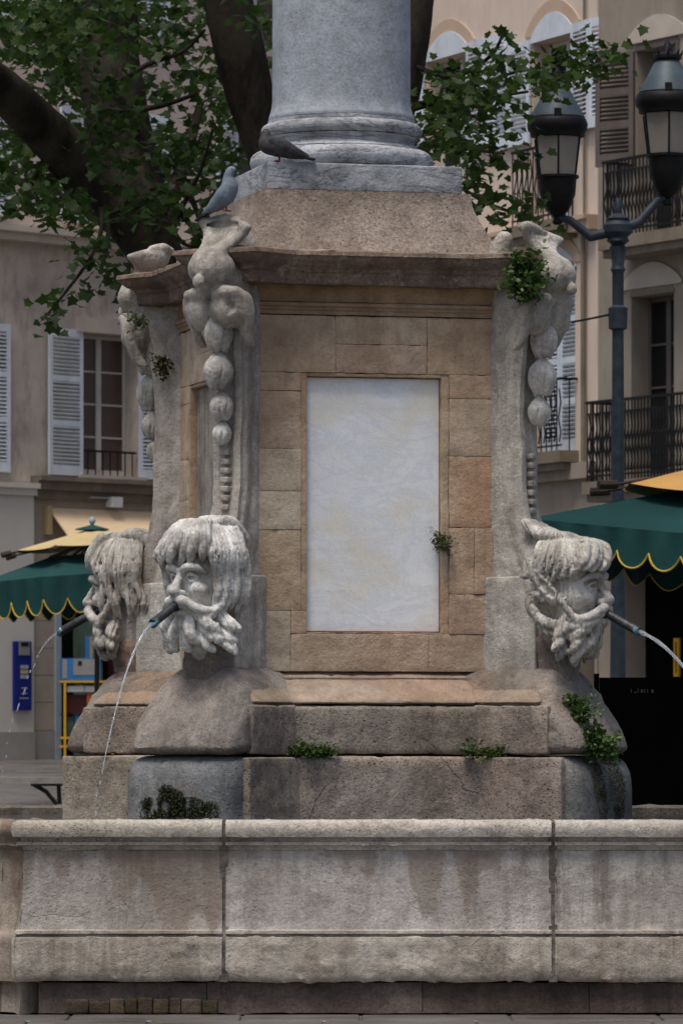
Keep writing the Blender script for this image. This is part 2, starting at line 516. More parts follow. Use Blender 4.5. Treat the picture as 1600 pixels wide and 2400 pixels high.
M['coping'] = stone_mat('coping_limestone', (0.38, 0.335, 0.285), (0.49, 0.445, 0.39), (0.59, 0.545, 0.485), (0.14, 0.11, 0.085), 0.55, 0.0, 0.5, 0.7, crack=0.8)
M['jointmortar'] = plain('dark_joint_mortar', (0.16, 0.14, 0.118), 0.95, 0.35, 10, 0.8, 60)
M['footing'] = stone_mat('footing_stone', (0.075, 0.058, 0.047), (0.13, 0.10, 0.082), (0.18, 0.145, 0.12), (0.03, 0.025, 0.022), 0.7, 0.5, 0.5, 0.4)
M['carved'] = stone_mat('carved_white_limestone', (0.52, 0.50, 0.46), (0.70, 0.685, 0.65), (0.80, 0.79, 0.76), (0.11, 0.095, 0.08), 0.75, 0.6, 0.35, 0.35, blotch=0.4)
M['console'] = stone_mat('console_limestone', (0.38, 0.36, 0.325), (0.53, 0.505, 0.46), (0.64, 0.615, 0.57), (0.14, 0.12, 0.10), 0.6, 0.7, 0.4, 0.4, crack=0.6, blotch=0.3)
M['cornice'] = stone_mat('cornice_limestone', (0.15, 0.105, 0.08), (0.23, 0.165, 0.125), (0.32, 0.25, 0.195), (0.05, 0.04, 0.03), 0.7, 0.3, 0.6, 0.5, lichen=0.3)
M['frustum'] = stone_mat('rough_brown_sandstone', (0.17, 0.135, 0.11), (0.245, 0.195, 0.16), (0.31, 0.255, 0.215), (0.10, 0.08, 0.06), 0.4, 0.0, 0.8, 0.6, (0.36, 0.30, 0.255), 0.6)
M['granite'] = stone_mat('grey_column_marble', (0.29, 0.31, 0.34), (0.35, 0.372, 0.405), (0.41, 0.432, 0.465), (0.25, 0.25, 0.25), 0.3, 0.15, 0.4, 0.12, big=0.8, bump=0.5)
M['colbase'] = stone_mat('veined_grey_marble', (0.33, 0.345, 0.36), (0.45, 0.465, 0.48), (0.54, 0.555, 0.57), (0.06, 0.06, 0.065), 0.55, 0.2, 0.3, 0.2, veins=(0.09, 0.09, 0.10))
def tablet_mat():
    n = NT('white_marble_tablet')
    c = n.ramp(n.noise(1.6, 6, 0.6, n.scaled((1, 1, 1.5))), [(0.3, (0.755, 0.775, 0.80)), (0.7, (0.86, 0.868, 0.872))])
    v = n.ramp(n.noise(2.6, 8, 0.7, n.scaled((1.0, 1.0, 2.2)), 1.2), [(0.44, 0.0), (0.5, 0.4), (0.55, 0.0)])
    c = n.mix(v, c, (0.55, 0.60, 0.67))
    # faded stain where the inscription has washed away
    st = n.ramp(n.noise(1.9, 5, 0.6, n.scaled((1, 1, 1.6), (0.35, 0, -0.2))), [(0.5, 0.0), (0.66, 0.55)])
    c = n.mix(st, c, (0.74, 0.67, 0.52))
    # very faint horizontal traces of the worn lettering
    sz = n.node('ShaderNodeSeparateXYZ'); n.link(n.pos, sz.inputs[0])
    row = n.math('FRACT', n.math('MULTIPLY', sz.outputs[2], 8.5))
    ln = n.ramp(row, [(0.40, 0.0), (0.44, 1.0), (0.56, 1.0), (0.60, 0.0)])
    let = n.ramp(n.noise(42, 2, 0.5, n.scaled((1, 1, 0.25))), [(0.50, 0.0), (0.56, 1.0)])
    fad = n.ramp(n.noise(1.5, 3, 0.5, n.scaled((1, 1, 1), (2, 1, 6))), [(0.45, 0.0), (0.60, 0.22)])
    c = n.mix(n.math('MULTIPLY', n.math('MULTIPLY', ln, let), fad), c, (0.52, 0.46, 0.36))
    c = n.mix(0.5, c, n.ramp(n.noise(120, 3, 0.6), [(0.3, 0.82), (0.6, 1.05)]), 'MULTIPLY')
    b = n.bump(n.noise(40, 6, 0.6), 0.25, 0.006)
    return n.out(c, 0.6, b, 0.4)
M['tablet'] = tablet_mat()
M['groove'] = plain('worn_inscription', (0.74, 0.725, 0.69), 0.8, 0.2, 30)
M['mortar'] = plain('mortar', (0.24, 0.20, 0.165), 0.95, 0.3, 12, 0.6, 80)
M['pipe'] = plain('dark_bronze', (0.075, 0.075, 0.08), 0.55, 0.3, 25, 0.2, 80, 0.7)
M['verdigris'] = plain('bronze_lip_verdigris', (0.12, 0.22, 0.25), 0.5, 0.3, 25, 0.2, 80, 0.5)
M['bark'] = (lambda n: n.out(n.mix(n.ramp(n.noise(2.5, 5, 0.6, n.scaled((1, 1, 0.5))), [(0.45, 0.0), (0.6, 0.8)]), n.ramp(n.noise(9, 6, 0.7, n.scaled((1, 1, 0.3))), [(0.3, (0.012, 0.010, 0.008)), (0.7, (0.045, 0.036, 0.028))]), (0.07, 0.06, 0.045)), 0.95, n.bump(n.noise(14, 6, 0.7, n.scaled((1, 1, 0.35))), 0.9, 0.04), 0.1))(NT('plane_tree_bark'))
def leaf_mat(name, c1, c2, trans=0.35):
    n = NT(name)
    c = n.ramp(n.noise(7.5, 3, 0.6), [(0.3, c1), (0.7, c2)])
    n.out(c, 0.5, None, 0.35)
    tr = n.node('ShaderNodeBsdfTranslucent'); n.link(c, tr.inputs[0])
    mx = n.node('ShaderNodeMixShader'); mx.inputs[0].default_value = trans
    n.link(n.b.outputs[0], mx.inputs[1]); n.link(tr.outputs[0], mx.inputs[2])
    n.link(mx.outputs[0], n.t.nodes['Material Output'].inputs[0])
    return n.m
M['leaf'] = leaf_mat('plane_tree_leaf', (0.015, 0.036, 0.007), (0.060, 0.115, 0.020), 0.42)
M['weed'] = leaf_mat('weed_leaf', (0.03, 0.07, 0.015), (0.09, 0.155, 0.035), 0.25)
M['weedpale'] = leaf_mat('pale_weed_leaf', (0.06, 0.08, 0.035), (0.14, 0.16, 0.075), 0.25)
M['moss'] = leaf_mat('moss', (0.018, 0.022, 0.008), (0.05, 0.06, 0.015), 0.1)
M['mossbrown'] = leaf_mat('brown_moss', (0.030, 0.027, 0.010), (0.075, 0.066, 0.024), 0.1)
M['stem'] = plain('weed_stem', (0.08, 0.08, 0.03), 0.8)
M['shutter'] = plain('blue_white_shutter_paint', (0.64, 0.69, 0.76), 0.6, 0.06, 4, 0.1, 60, dirt=(0.35, 0.37, 0.38), dirt_amt=0.35)
M['browngrey'] = plain('brown_grey_shutter_paint', (0.115, 0.095, 0.085), 0.7, 0.1, 4, 0.1, 60)
M['whitewood'] = plain('white_window_paint', (0.56, 0.54, 0.50), 0.6, 0.06, 4, 0.1, 60, dirt=(0.36, 0.33, 0.29), dirt_amt=0.3)
M['plasterL'] = plain('stained_beige_plaster', (0.53, 0.46, 0.395), 0.95, 0.14, 1.2, 0.35, 30, dirt=(0.19, 0.15, 0.125), dirt_amt=0.65)
M['plasterPink'] = plain('pink_plaster', (0.60, 0.49, 0.44), 0.95, 0.08, 0.8, 0.2, 40, dirt=(0.30, 0.22, 0.18), dirt_amt=0.4)
M['plasterR'] = plain('peach_plaster', (0.66, 0.54, 0.45), 0.95, 0.05, 0.8, 0.12, 40, dirt=(0.40, 0.28, 0.20), dirt_amt=0.3)
M['plasterR2'] = plain('grey_beige_plaster', (0.30, 0.255, 0.205), 0.95, 0.08, 0.9, 0.2, 40, dirt=(0.17, 0.14, 0.11), dirt_amt=0.5)
M['trimR'] = plain('pale_peach_trim', (0.52, 0.385, 0.285), 0.9, 0.05, 1, 0.1, 40)
M['creamwall'] = plain('cream_shop_wall', (0.58, 0.55, 0.50), 0.85, 0.05, 1.2, 0.1, 40)
M['beigeslab'] = plain('beige_stone_slab', (0.42, 0.35, 0.28), 0.85, 0.08, 2, 0.15, 40)
M['greyslab'] = plain('grey_stone_slab', (0.33, 0.31, 0.29), 0.85, 0.08, 2, 0.15, 40)
M['lintel'] = plain('pale_lintel_stone', (0.50, 0.44, 0.37), 0.9, 0.08, 2, 0.2, 40)
M['ledge'] = plain('brown_ledge_stone', (0.20, 0.165, 0.125), 0.9, 0.15, 3, 0.2, 40)
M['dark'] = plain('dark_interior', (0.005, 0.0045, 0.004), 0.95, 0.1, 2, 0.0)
M['curtain'] = plain('brown_curtain', (0.10, 0.065, 0.05), 0.95, 0.15, 8, 0.2, 20)
M['glass'] = (lambda n: n.out((0.085, 0.055, 0.045), 0.25, None, 0.4))(NT('window_glass'))
M['iron'] = plain('black_wrought_iron', (0.012, 0.012, 0.013), 0.55, 0.2, 20, 0.1, 80, 0.3)
M['irongrey'] = plain('grey_blue_lamp_paint', (0.045, 0.058, 0.075), 0.5, 0.2, 12, 0.15, 60, 0.2)
M['roofpaint'] = plain('lantern_roof_paint', (0.085, 0.115, 0.135), 0.5, 0.15, 5, 0.15, 60, 0.1)
M['lampglass'] = plain('frosted_lantern_glass', (0.30, 0.27, 0.235), 0.35, 0.06, 2, 0.0)
M['green'] = plain('dark_green_canvas', (0.004, 0.048, 0.045), 0.75, 0.12, 2, 0.15, 120)
M['cream'] = plain('sand_canvas', (0.50, 0.38, 0.19), 0.8, 0.06, 2, 0.1, 120)
M['peachcanvas'] = plain('peach_awning_canvas', (0.80, 0.60, 0.38), 0.85, 0.04, 2, 0.1, 120)
M['orangecanvas'] = plain('amber_canvas', (0.62, 0.34, 0.10), 0.8, 0.06, 2, 0.1, 120)
M['trim'] = plain('yellow_canvas_trim', (0.62, 0.42, 0.06), 0.7, 0.1, 8)
M['wood'] = plain('dark_parasol_wood', (0.05, 0.03, 0.018), 0.6, 0.2, 10)
M['blue'] = plain('royal_blue_enamel', (0.012, 0.020, 0.19), 0.4, 0.05, 4)
M['navy'] = plain('dark_navy_paint', (0.004, 0.008, 0.03), 0.5, 0.1, 6)
M['blackcloth'] = plain('black_windbreak_cloth', (0.0022, 0.0022, 0.0026), 1.0, 0.1, 3, 0.1, 60, spec=0.0)
M['fadedprint'] = plain('faded_grey_print', (0.030, 0.030, 0.028), 0.9, 0.3, 20)
M['skyblue'] = plain('sky_blue_plastic', (0.03, 0.17, 0.42), 0.45, 0.1, 6)
M['yellow'] = plain('yellow_painted_steel', (0.60, 0.33, 0.03), 0.5, 0.08, 8)
M['orange'] = plain('orange_card', (0.50, 0.12, 0.02), 0.6, 0.1, 6)
M['oxblood'] = plain('dark_red_card', (0.06, 0.012, 0.010), 0.7, 0.2, 6)
M['white'] = plain('white_card', (0.62, 0.62, 0.60), 0.6, 0.05, 6)
M['greycard'] = plain('grey_card', (0.26, 0.25, 0.25), 0.6, 0.08, 6)
M['darkgreen'] = plain('dull_green_card', (0.05, 0.08, 0.06), 0.6, 0.2, 6)
M['steel'] = plain('pale_blue_steel', (0.36, 0.41, 0.46), 0.5, 0.06, 6)
M['wetstone'] = (lambda n: n.out(n.ramp(n.noise(1.6, 6, 0.6), [(0.3, (0.075, 0.07, 0.065)), (0.7, (0.15, 0.14, 0.13))]), n.ramp(n.noise(1.1, 4, 0.6), [(0.4, 0.22), (0.65, 0.6)]), n.bump(n.noise(20, 6, 0.6), 0.25, 0.01), 0.5))(NT('wet_grey_paving'))
M['bench'] = plain('pale_worn_wood', (0.34, 0.31, 0.265), 0.75, 0.12, 8, 0.2, 40)
M['pigeon_slate'] = plain('slate_feathers', (0.055, 0.056, 0.062), 0.75, 0.3, 30, 0.3, 90)
M['pigeon_blue'] = plain('blue_grey_feathers', (0.155, 0.19, 0.235), 0.75, 0.18, 20, 0.25, 90)
M['pigeon_dark'] = plain('charcoal_feathers', (0.018, 0.018, 0.02), 0.75, 0.2, 30, 0.2, 90)
M['pigeon_pale'] = plain('pale_grey_feathers', (0.26, 0.25, 0.24), 0.8, 0.2, 30, 0.2, 90)
M['redfoot'] = plain('red_bird_foot', (0.22, 0.05, 0.04), 0.6, 0.1, 30)
M['water'] = (lambda n: (n.out((0.02, 0.03, 0.03), 0.04, n.bump(n.noise(9, 4, 0.55), 0.25, 0.02), 0.5)))(NT('basin_water'))
def jet_mat():
    n = NT('falling_water')
    n.out((0.86, 0.90, 0.93), 0.06, n.bump(n.noise(60, 3, 0.5), 0.5, 0.01), 0.6)
    n.b.inputs['Transmission Weight'].default_value = 0.8
    n.b.inputs['IOR'].default_value = 1.33
    return n.m
M['jet'] = jet_mat()
# ------------------------------------------------------------------ ground
gv = []; gf = []
ys = [-200, -60, -29, -6, 0, 4, 8, 16, 24, 32, 40, 48, 60, 90, 400, 1500]
xs = [-1500, -200, -40, -12, -4, 4, 12, 40, 200, 1500]
for y in ys:
    for x in xs: gv.append((x, y, ground_z(min(y, 60)) - 0.012))
for i in range(len(ys) - 1):
    for j in range(len(xs) - 1):
        a = i * len(xs) + j; gf.append([a, a + 1, a + 1 + len(xs), a + len(xs)])
ground = tag(add('ground', make_mesh('ground', gv, gf, True, None), M['wetstone']), kind='structure')

# paving slabs round the basin, each a piece of the square
slab_me = {}
for i, yy in enumerate((-3.62, -4.17, -4.72)):
    x = -3.6 + (i % 2) * 0.31
    while x < 3.6:
        wdt = random.choice((0.62, 0.78, 0.9))
        o = stone('paving_slab', x + 0.006, x + wdt - 0.006, yy + 0.006, yy + 0.544, -0.10, 0.004, M['wetstone'], ground, 0.012, 0.15, 0.002, 4, 0.0)
        x += wdt

# ------------------------------------------------------------------ basin
BX = 0.24
RIM, WATER = 1.022, 0.975
basin = empty('fountain_basin', (0, 0, 0), 0, 'weathered grey limestone basin with moulded rim holding the fountain water', 'basin')
PC = [(-0.30, 0.865), (-0.30, RIM - 0.012), (-0.27, RIM), (0.035, RIM), (0.052, RIM - 0.010), (0.062, RIM - 0.035), (0.062, 0.965), (0.056, 0.936), (0.034, 0.931), (0.018, 0.927), (0.016, 0.915), (0.034, 0.908), (0.036, 0.893), (0.010, 0.886), (0.004, 0.876), (0.0, 0.865)]
PW = [(-0.26, 0.418), (-0.26, 0.863), (0.0, 0.863), (0.003, 0.75), (0.008, 0.6), (0.017, 0.5), (0.028, 0.446), (0.050, 0.440), (0.052, 0.425), (0.036, 0.418)]
PB = [(-0.26, 0.165), (-0.26, 0.416), (0.032, 0.416), (0.034, 0.408), (0.056, 0.404), (0.060, 0.385), (0.060, 0.25), (0.056, 0.185), (0.045, 0.165)]
PF = [(-0.26, 0.003), (-0.26, 0.163), (0.018, 0.163), (0.024, 0.08), (0.028, 0.003)]
def rough_edge(V):
    # broken lower arris of the base stones
    k = np.clip((0.235 - V[:, 2]) / 0.07, 0, 1)
    d = 0.5 + 0.5 * fbm(np.stack([V[:, 0] * 5, V[:, 1] * 5, V[:, 2] * 0 + 3.3], 1), 4, 31)
    V = V.copy()
    V[:, 2] += k * 0.028 * np.clip(d - 0.25, 0, 1)
    V[:, 1] += k * 0.012 * d
    return V
YF = -2.9
jx = [-1.68, (525 - 800) / 443, (1295 - 800) / 443, 2.16]
for i in range(3):
    a, b = jx[i] + (0.010 if i else 0), jx[i + 1] - (0.010 if i < 2 else 0)
    m0 = 1.0 if i == 0 else 0; m1 = 1.0 if i == 2 else 0
    s = 40 + i * 7
    run_block('coping_stone', (a, YF), (b, YF), PC, M['coping'], basin, m0, m1, 0.012, 0.022, 0.004, 7, 0.006, 26, tint(0.05), s, thr=0.34)
    run_block('wall_slab', (a, YF), (b, YF), PW, M['basin'], basin, m0, m1, 0.025, 0.025, 0.004, 6, 0.008, 30, tint(0.05, (0.96, 0.97, 1.0)), s + 1, thr=0.36)
    run_block('base_stone', (a, YF), (b, YF), PB, M['basin'], basin, m0, m1, 0.02, 0.022, 0.005, 7, 0.010, 27, tint(0.06, (1.0, 0.97, 0.92)), s + 2, rough_edge, thr=0.2 if i == 1 else 0.3)
    if i: 
        run_block('mortar_joint', (jx[i] - 0.022, YF), (jx[i] + 0.022, YF), [(-0.25, 0.17), (-0.25, RIM - 0.012), (0.045, RIM - 0.012), (0.050, 0.94), (0.020, 0.89), (-0.002, 0.86), (0.004, 0.5), (0.040, 0.42), (0.050, 0.40), (0.052, 0.17)], M['jointmortar'], basin, 0, 0, 0.02, 0.010, 0.012, 9, 0.008, 20)
for a, b in ((-1.60, -0.714), (-0.71, 0.426), (0.43, 1.306), (1.31, 2.12)):
    run_block('footing_stone', (a, YF + 0.02), (b, YF + 0.02), PF, M['footing'], basin, 0, 0, 0.03, 0.04, 0.008, 6, 0.01, 18, tint(0.15))
x = -1.46
while x < -0.66:       # row of small rough stones under the base course
    wd = random.uniform(0.04, 0.14)
    stone('brick', x, x + wd - 0.004, YF - 0.030 + random.uniform(-0.014, 0.010), YF + 0.01, 0.0, 0.075 + random.uniform(-0.025, 0.02), M['footing'], basin, 0.02, 0.02, 0.008, 18, 0, color=tint(0.3, (0.75, 0.72, 0.55)))
    x += wd
PFULL = [(-0.26, 0.0), (-0.27, RIM - 0.012), (-0.25, RIM), (0.035, RIM), (0.06, RIM - 0.03), (0.06, 0.95), (0.035, 0.925), (0.026, 0.908), (0.034, 0.89), (0.0, 0.865), (0.008, 0.6), (0.03, 0.44), (0.046, 0.42), (0.062, 0.40), (0.062, 0.17), (0.02, 0.155), (0.028, 0.0)]
path = [(2.16, YF), (2.16, -2.66), (2.93, -2.66), (2.93, 2.72), (-2.45, 2.72), (-2.45, -2.66), (-1.98, -2.66), (-1.80, -2.72), (-1.70, -2.84), (-1.68, YF)]
for i in range(len(path) - 1):
    a = np.array(path[i], float); b = np.array(path[i + 1], float)
    L = np.linalg.norm(b - a); n = max(1, int(round(L / 1.3)))
    def mit(p, q, r_):
        d1 = (np.array(q) - np.array(p)); d2 = (np.array(r_) - np.array(q))
        t = math.atan2(d1[0] * d2[1] - d1[1] * d2[0], d1.dot(d2))
        return math.tan(t / 2)
    prev = path[i - 1] if i else jx and (jx[2], YF)
    nxt = path[i + 2] if i + 2 < len(path) else (jx[1], YF)
    m0 = mit(prev, path[i], path[i + 1]); m1 = mit(path[i], path[i + 1], nxt)
    for k in range(n):
        p = a + (b - a) * k / n; q = a + (b - a) * (k + 1) / n; e = (b - a) / L * 0.006
        far = p[1] > 1
        run_block('wall_stone', p + (e if k else 0), q - (e if k < n - 1 else 0), PFULL, M['plinth'] if far else M['basin'], basin, m0 if k == 0 else 0, m1 if k == n - 1 else 0, 0.03, 0.06, 0.008, 7, 0.01, 20, tint(0.1, (0.55, 0.55, 0.55) if far else (0.8, 0.76, 0.7)))
floor_me = MB().box(-2.2, 2.68, -2.5, 2.45, 0.02, 0.35).build('basin_floor', M['footing'], basin)
wg = [(-2.25, -2.45), (-1.55, -2.45), (-1.55, -2.68), (2.02, -2.68), (2.02, -2.45), (2.72, -2.45), (2.72, 2.5), (-2.25, 2.5)]
water = add('water', make_mesh('water', [(x, y, WATER) for x, y in wg], [list(range(8))], False), M['water'])
tag(water, kind='structure')

# ------------------------------------------------------------------ pedestal
ROT = R(14)
ped = empty('fountain_pedestal', (0, 0, 0), ROT, 'carved tan stone pedestal with bearded water-spouting masks and white marble tablet', 'pedestal')
A, WF = 0.82, 0.69
CORN = [(-45, 'FL'), (45, 'FR'), (-135, 'RL'), (135, 'RR')]

def rotz(v, a):
    c, s = math.cos(a), math.sin(a)
    o = v.copy(); o[:, 0] = v[:, 0] * c - v[:, 1] * s; o[:, 1] = v[:, 0] * s + v[:, 1] * c
    return o

# solid heart behind the facing stones
MB().box(-0.86, 0.86, -0.86, 0.86, 0.3, 1.80).build('core', M['mortar'], ped)
MB().box(-0.768, 0.768, -0.768, 0.768, 1.80, 4.02).build('core', M['mortar'], ped)

for fi in range(4):
    fa = fi * math.pi / 2
    W = lambda v, fa=fa: rotz(v, fa)
    # lower course, upper course, weathered slope
    stone('plinth_stone', -0.62, 0.62, -1.12, -0.80, 0.40, 1.352, M['plinth'], ped, 0.032, 0.03, 0.009, 5, 0.012, 22, W, tint(0.05), thr=0.30)
    stone('plinth_stone', -0.60, 0.60, -1.06, -0.80, 1.364, 1.638, M['plinth'], ped, 0.028, 0.03, 0.008, 5, 0.008, 22, W, tint(0.05, (0.86, 0.85, 0.85)))
    def slope(v, fa=fa):
        v = v.copy()
        t = np.clip((v[:, 2] - 1.66) / 0.17, 0, 1)
        k = np.clip((-v[:, 1] - 0.70) / 0.36, 0, 1)
        v[:, 1] += t * k * 0.27
        return rotz(v, fa)
    stone('weathering_stone', -0.60, 0.545, -1.065, -0.70, 1.645, 1.835, M['tan'], ped, 0.04, 0.025, 0.007, 5, 0.007, 22, slope, tint(0.06, (0.72, 0.69, 0.68)))
    stone('weathering_stone', 0.551, 0.62, -1.065, -0.70, 1.645, 1.832, M['tan'], ped, 0.04, 0.025, 0.007, 5, 0.007, 22, slope, tint(0.06, (0.72, 0.69, 0.68)))
    # die stones round the tablet: joints read off the photograph
    def die(x0, x1, z0, z1, y=-A, c=(1, 1, 1), depth=0.2):
        g = 0.0005
        stone('die_stone', x0 + g, x1 - g, y + random.uniform(-0.003, 0.003), y + depth, z0 + g, z1 - g, M['tan'], ped, 0.003, 0.03, 0.003, 9, 0.005, 26, W, tint(0.05, tuple(0.40 + 0.60 * q for q in c)))
    TX0, TX1, TZ0, TZ1 = -0.405, 0.385, 2.065, 3.515
    die(-WF, -0.50, 1.835, 2.18, c=(0.86, 0.88, 0.88)); die(-0.50, 0.31, 1.835, 2.05, c=(0.86, 0.80, 0.78)); die(0.31, WF, 1.835, 2.05, c=(0.84, 0.78, 0.76))
    die(-WF, TX0 - 0.035, 2.18, 2.64, c=(1.0, 0.88, 0.72)); die(-WF, TX0 - 0.035, 2.64, 2.86, c=(1.0, 1.02, 1.02)); die(-WF, TX0 - 0.035, 2.86, 3.10, c=(1.04, 1.04, 1.02)); die(-WF, TX0 - 0.035, 3.10, 3.43, c=(0.94, 0.85, 0.78))
    die(-WF, -0.24, 3.43 if 0 else 3.535, 3.86, c=(1.02, 1.0, 0.95)); die(-WF, TX0 - 0.035, 3.43, 3.535, c=(1.0, 0.95, 0.9)); die(-0.24, 0.30, 3.535, 3.70, c=(1.02, 0.94, 0.88)); die(-0.24, 0.30, 3.70, 3.86, c=(0.95, 0.88, 0.8))
    die(0.30, WF, 3.535, 3.86, c=(0.98, 0.82, 0.70)); die(TX1 + 0.045, WF, 3.40, 3.535, c=(0.98, 0.85, 0.75)); die(TX1 + 0.045, WF, 3.07, 3.40, c=(0.96, 0.90, 0.82)); die(TX1 + 0.045, WF, 2.66, 3.07, c=(1.0, 0.74, 0.58))
    die(TX1 + 0.045, 0.58, 2.28, 2.66, c=(0.95, 0.86, 0.78)); die(0.58, WF, 2.28, 2.66, c=(0.98, 0.92, 0.86)); die(TX1 + 0.045, WF, 2.05, 2.28, c=(0.86, 0.80, 0.75))
    # rebated frame strips around the tablet
    die(TX0 - 0.035, TX0, 2.18, 3.535, y=-A + 0.006, c=(0.9, 0.75, 0.62)); die(TX1, TX1 + 0.045, 2.05, 3.535, y=-A + 0.006, c=(0.92, 0.78, 0.66)); die(TX0, TX1, 3.515, 3.535, y=-A + 0.006, c=(0.8, 0.66, 0.52))
    die(-0.50, TX0, 2.05, 2.18, c=(0.88, 0.8, 0.72)); die(TX0, TX1, 2.05, TZ0 - 0.006, y=-A + 0.004, c=(0.9, 0.72, 0.62))
    tb = stone('marble_tablet' if fi == 0 else 'blank_panel', TX0 + 0.003, TX1 - 0.003, -A + 0.045, -A + 0.12, TZ0, TZ1 - 0.004, M['tablet'] if fi == 0 else M['console'], ped, 0.004, 0.06, 0.0012, 5, 0.0, 20, W, (1, 1, 1) if fi == 0 else (0.80, 0.77, 0.72))
    # frieze with moulding under the cornice
    def face_run(name, prof, mat, c, x0=-0.70, x1=0.70, **kw):
        p0 = rotz(np.array([[x0, -A, 0.0]]), fa)[0, :2]; p1 = rotz(np.array([[x1, -A, 0.0]]), fa)[0, :2]
        return run_block(name, p0, p1, prof, mat, ped, 0, 0, 0.02, 0.03, color=c, **kw)
    face_run('architrave_moulding', [(-0.2, 3.865), (-0.2, 3.935), (0.012, 3.935), (0.032, 3.928), (0.032, 3.912), (0.020, 3.905), (0.020, 3.893), (0.010, 3.885), (0.010, 3.865)], M['tan'], (0.66, 0.58, 0.50), amp=0.004)
    face_run('frieze', [(-0.2, 3.938), (-0.2, 4.03), (0.008, 4.03), (0.004, 3.938)], M['tan'], (0.74, 0.60, 0.46))

# corner piers: two plinth blocks, console, scroll, husks, mask and spout each
def shoulder(v):
    v = v.copy()
    # rounded shoulder falling away from the neck
    fr = 0.25 * np.clip((-v[:, 1] - 1.50) / 0.25, 0, 1.1) ** 1.8
    la = 0.20 * np.clip((np.abs(v[:, 0]) - 0.13) / 0.23, 0, 1) ** 1.3
    drop = np.maximum(fr, la) + 0.35 * np.minimum(fr, la)
    t = np.clip((v[:, 2] - 1.364) / 0.48, 0, 1)
    v[:, 2] -= t * np.clip(drop, 0, 0.34)
    v[:, 1] += t ** 2 * 0.10 * np.clip((-v[:, 1] - 1.40) / 0.3, 0, 1)
    return v
def low_round(v):
    v = v.copy()
    t = np.clip((-v[:, 1] - 1.50) / 0.26, 0, 1)
    v[:, 0] *= 1 - 0.10 * t ** 2
    k = np.clip((v[:, 2] - 1.15) / 0.2, 0, 1)
    v[:, 1] += 0.05 * k ** 2 * t
    return v
low_v, low_f = grid_box(0.408, 0.46, 0.478, 0.095, 0.03)
low_v = low_round(low_v + np.array([0, -1.30, 0.878])); low_v = weather(low_v, low_f, 0.010, 4, 0.008, 20, 3, 0.35)
low_me = make_mesh('corner_block', low_v, low_f)
up_v, up_f = grid_box(0.358, 0.45, 0.245, 0.085, 0.025)
up_v = shoulder(up_v + np.array([0, -1.29, 1.608])); up_v = weather(up_v, up_f, 0.011, 4, 0.008, 20, 8, 0.33)
up_me = make_mesh('shoulder_block', up_v, up_f)

# console: slim pier with fluted flanks, flaring at the foot
def console_mesh():
    cs = [(-0.095, 0.46), (-0.095, 0.30), (-0.088, 0.26), (-0.098, 0.22), (-0.098, 0.16), (-0.084, 0.13), (-0.100, 0.09), (-0.104, 0.05), (-0.088, 0.03), (-0.09, 0.0), (-0.05, -0.006), (-0.03, 0.012), (0.03, 0.012), (0.05, -0.006), (0.09, 0.0), (0.088, 0.03), (0.104, 0.05), (0.100, 0.09), (0.084, 0.13), (0.098, 0.16), (0.098, 0.22), (0.088, 0.26), (0.095, 0.30), (0.095, 0.46)]
    cs = resample(cs, 0.015)
    zs = np.linspace(1.84, 4.02, 90)
    V = []
    for z in zs:
        Rf = 1.245 + 0.25 * (1 - np.clip((z - 2.15) / 0.95, 0, 1)) ** 2.0 - 0.03 * np.exp(-((z - 3.35) / 0.25) ** 2) + 0.06 * np.clip((z - 3.6) / 0.3, 0, 1) ** 2 + 0.025 * np.clip((z - 2.9) / 0.2, 0, 1)
        wsc = 1 + 0.10 * np.exp(-((z - 3.75) / 0.2) ** 2)
        for x, y in cs:
            yy = y if y > 0.40 else y
            V.append((x * wsc, -Rf + y if y < 0.40 else -0.86, z))
    m = len(cs); k = len(zs)
    idx = np.arange(m * k).reshape(k, m); nx = np.roll(idx, -1, 1)
    q = np.stack([idx[:-1], nx[:-1], nx[1:], idx[1:]], -1).reshape(-1, 4)
    V = np.array(V); V = weather(V, q, 0.008, 5, 0.005, 22, 5)
    fs = [list(a) for a in q] + [list(idx[0][::-1]), list(idx[-1])]
    me = make_mesh('console', V, fs, True, 50)
    bm = bmesh.new(); bm.from_mesh(me); bmesh.ops.recalc_face_normals(bm, faces=bm.faces); bm.to_mesh(me); bm.free()
    me.polygons.foreach_set('use_smooth', np.ones(len(me.polygons), dtype=bool)); me.set_sharp_from_angle(angle=R(50))
    return me
con_me = console_mesh()

def foot_block(v): return v
foot_me_v, foot_me_f = grid_box(0.125, 0.26, 0.27, 0.012, 0.03)
foot_me_v = weather(foot_me_v + np.array([0, -1.10, 2.11]), foot_me_f, 0.004, 8, 0.004, 24, 9)
foot_me = make_mesh('console_foot', foot_me_v, foot_me_f)

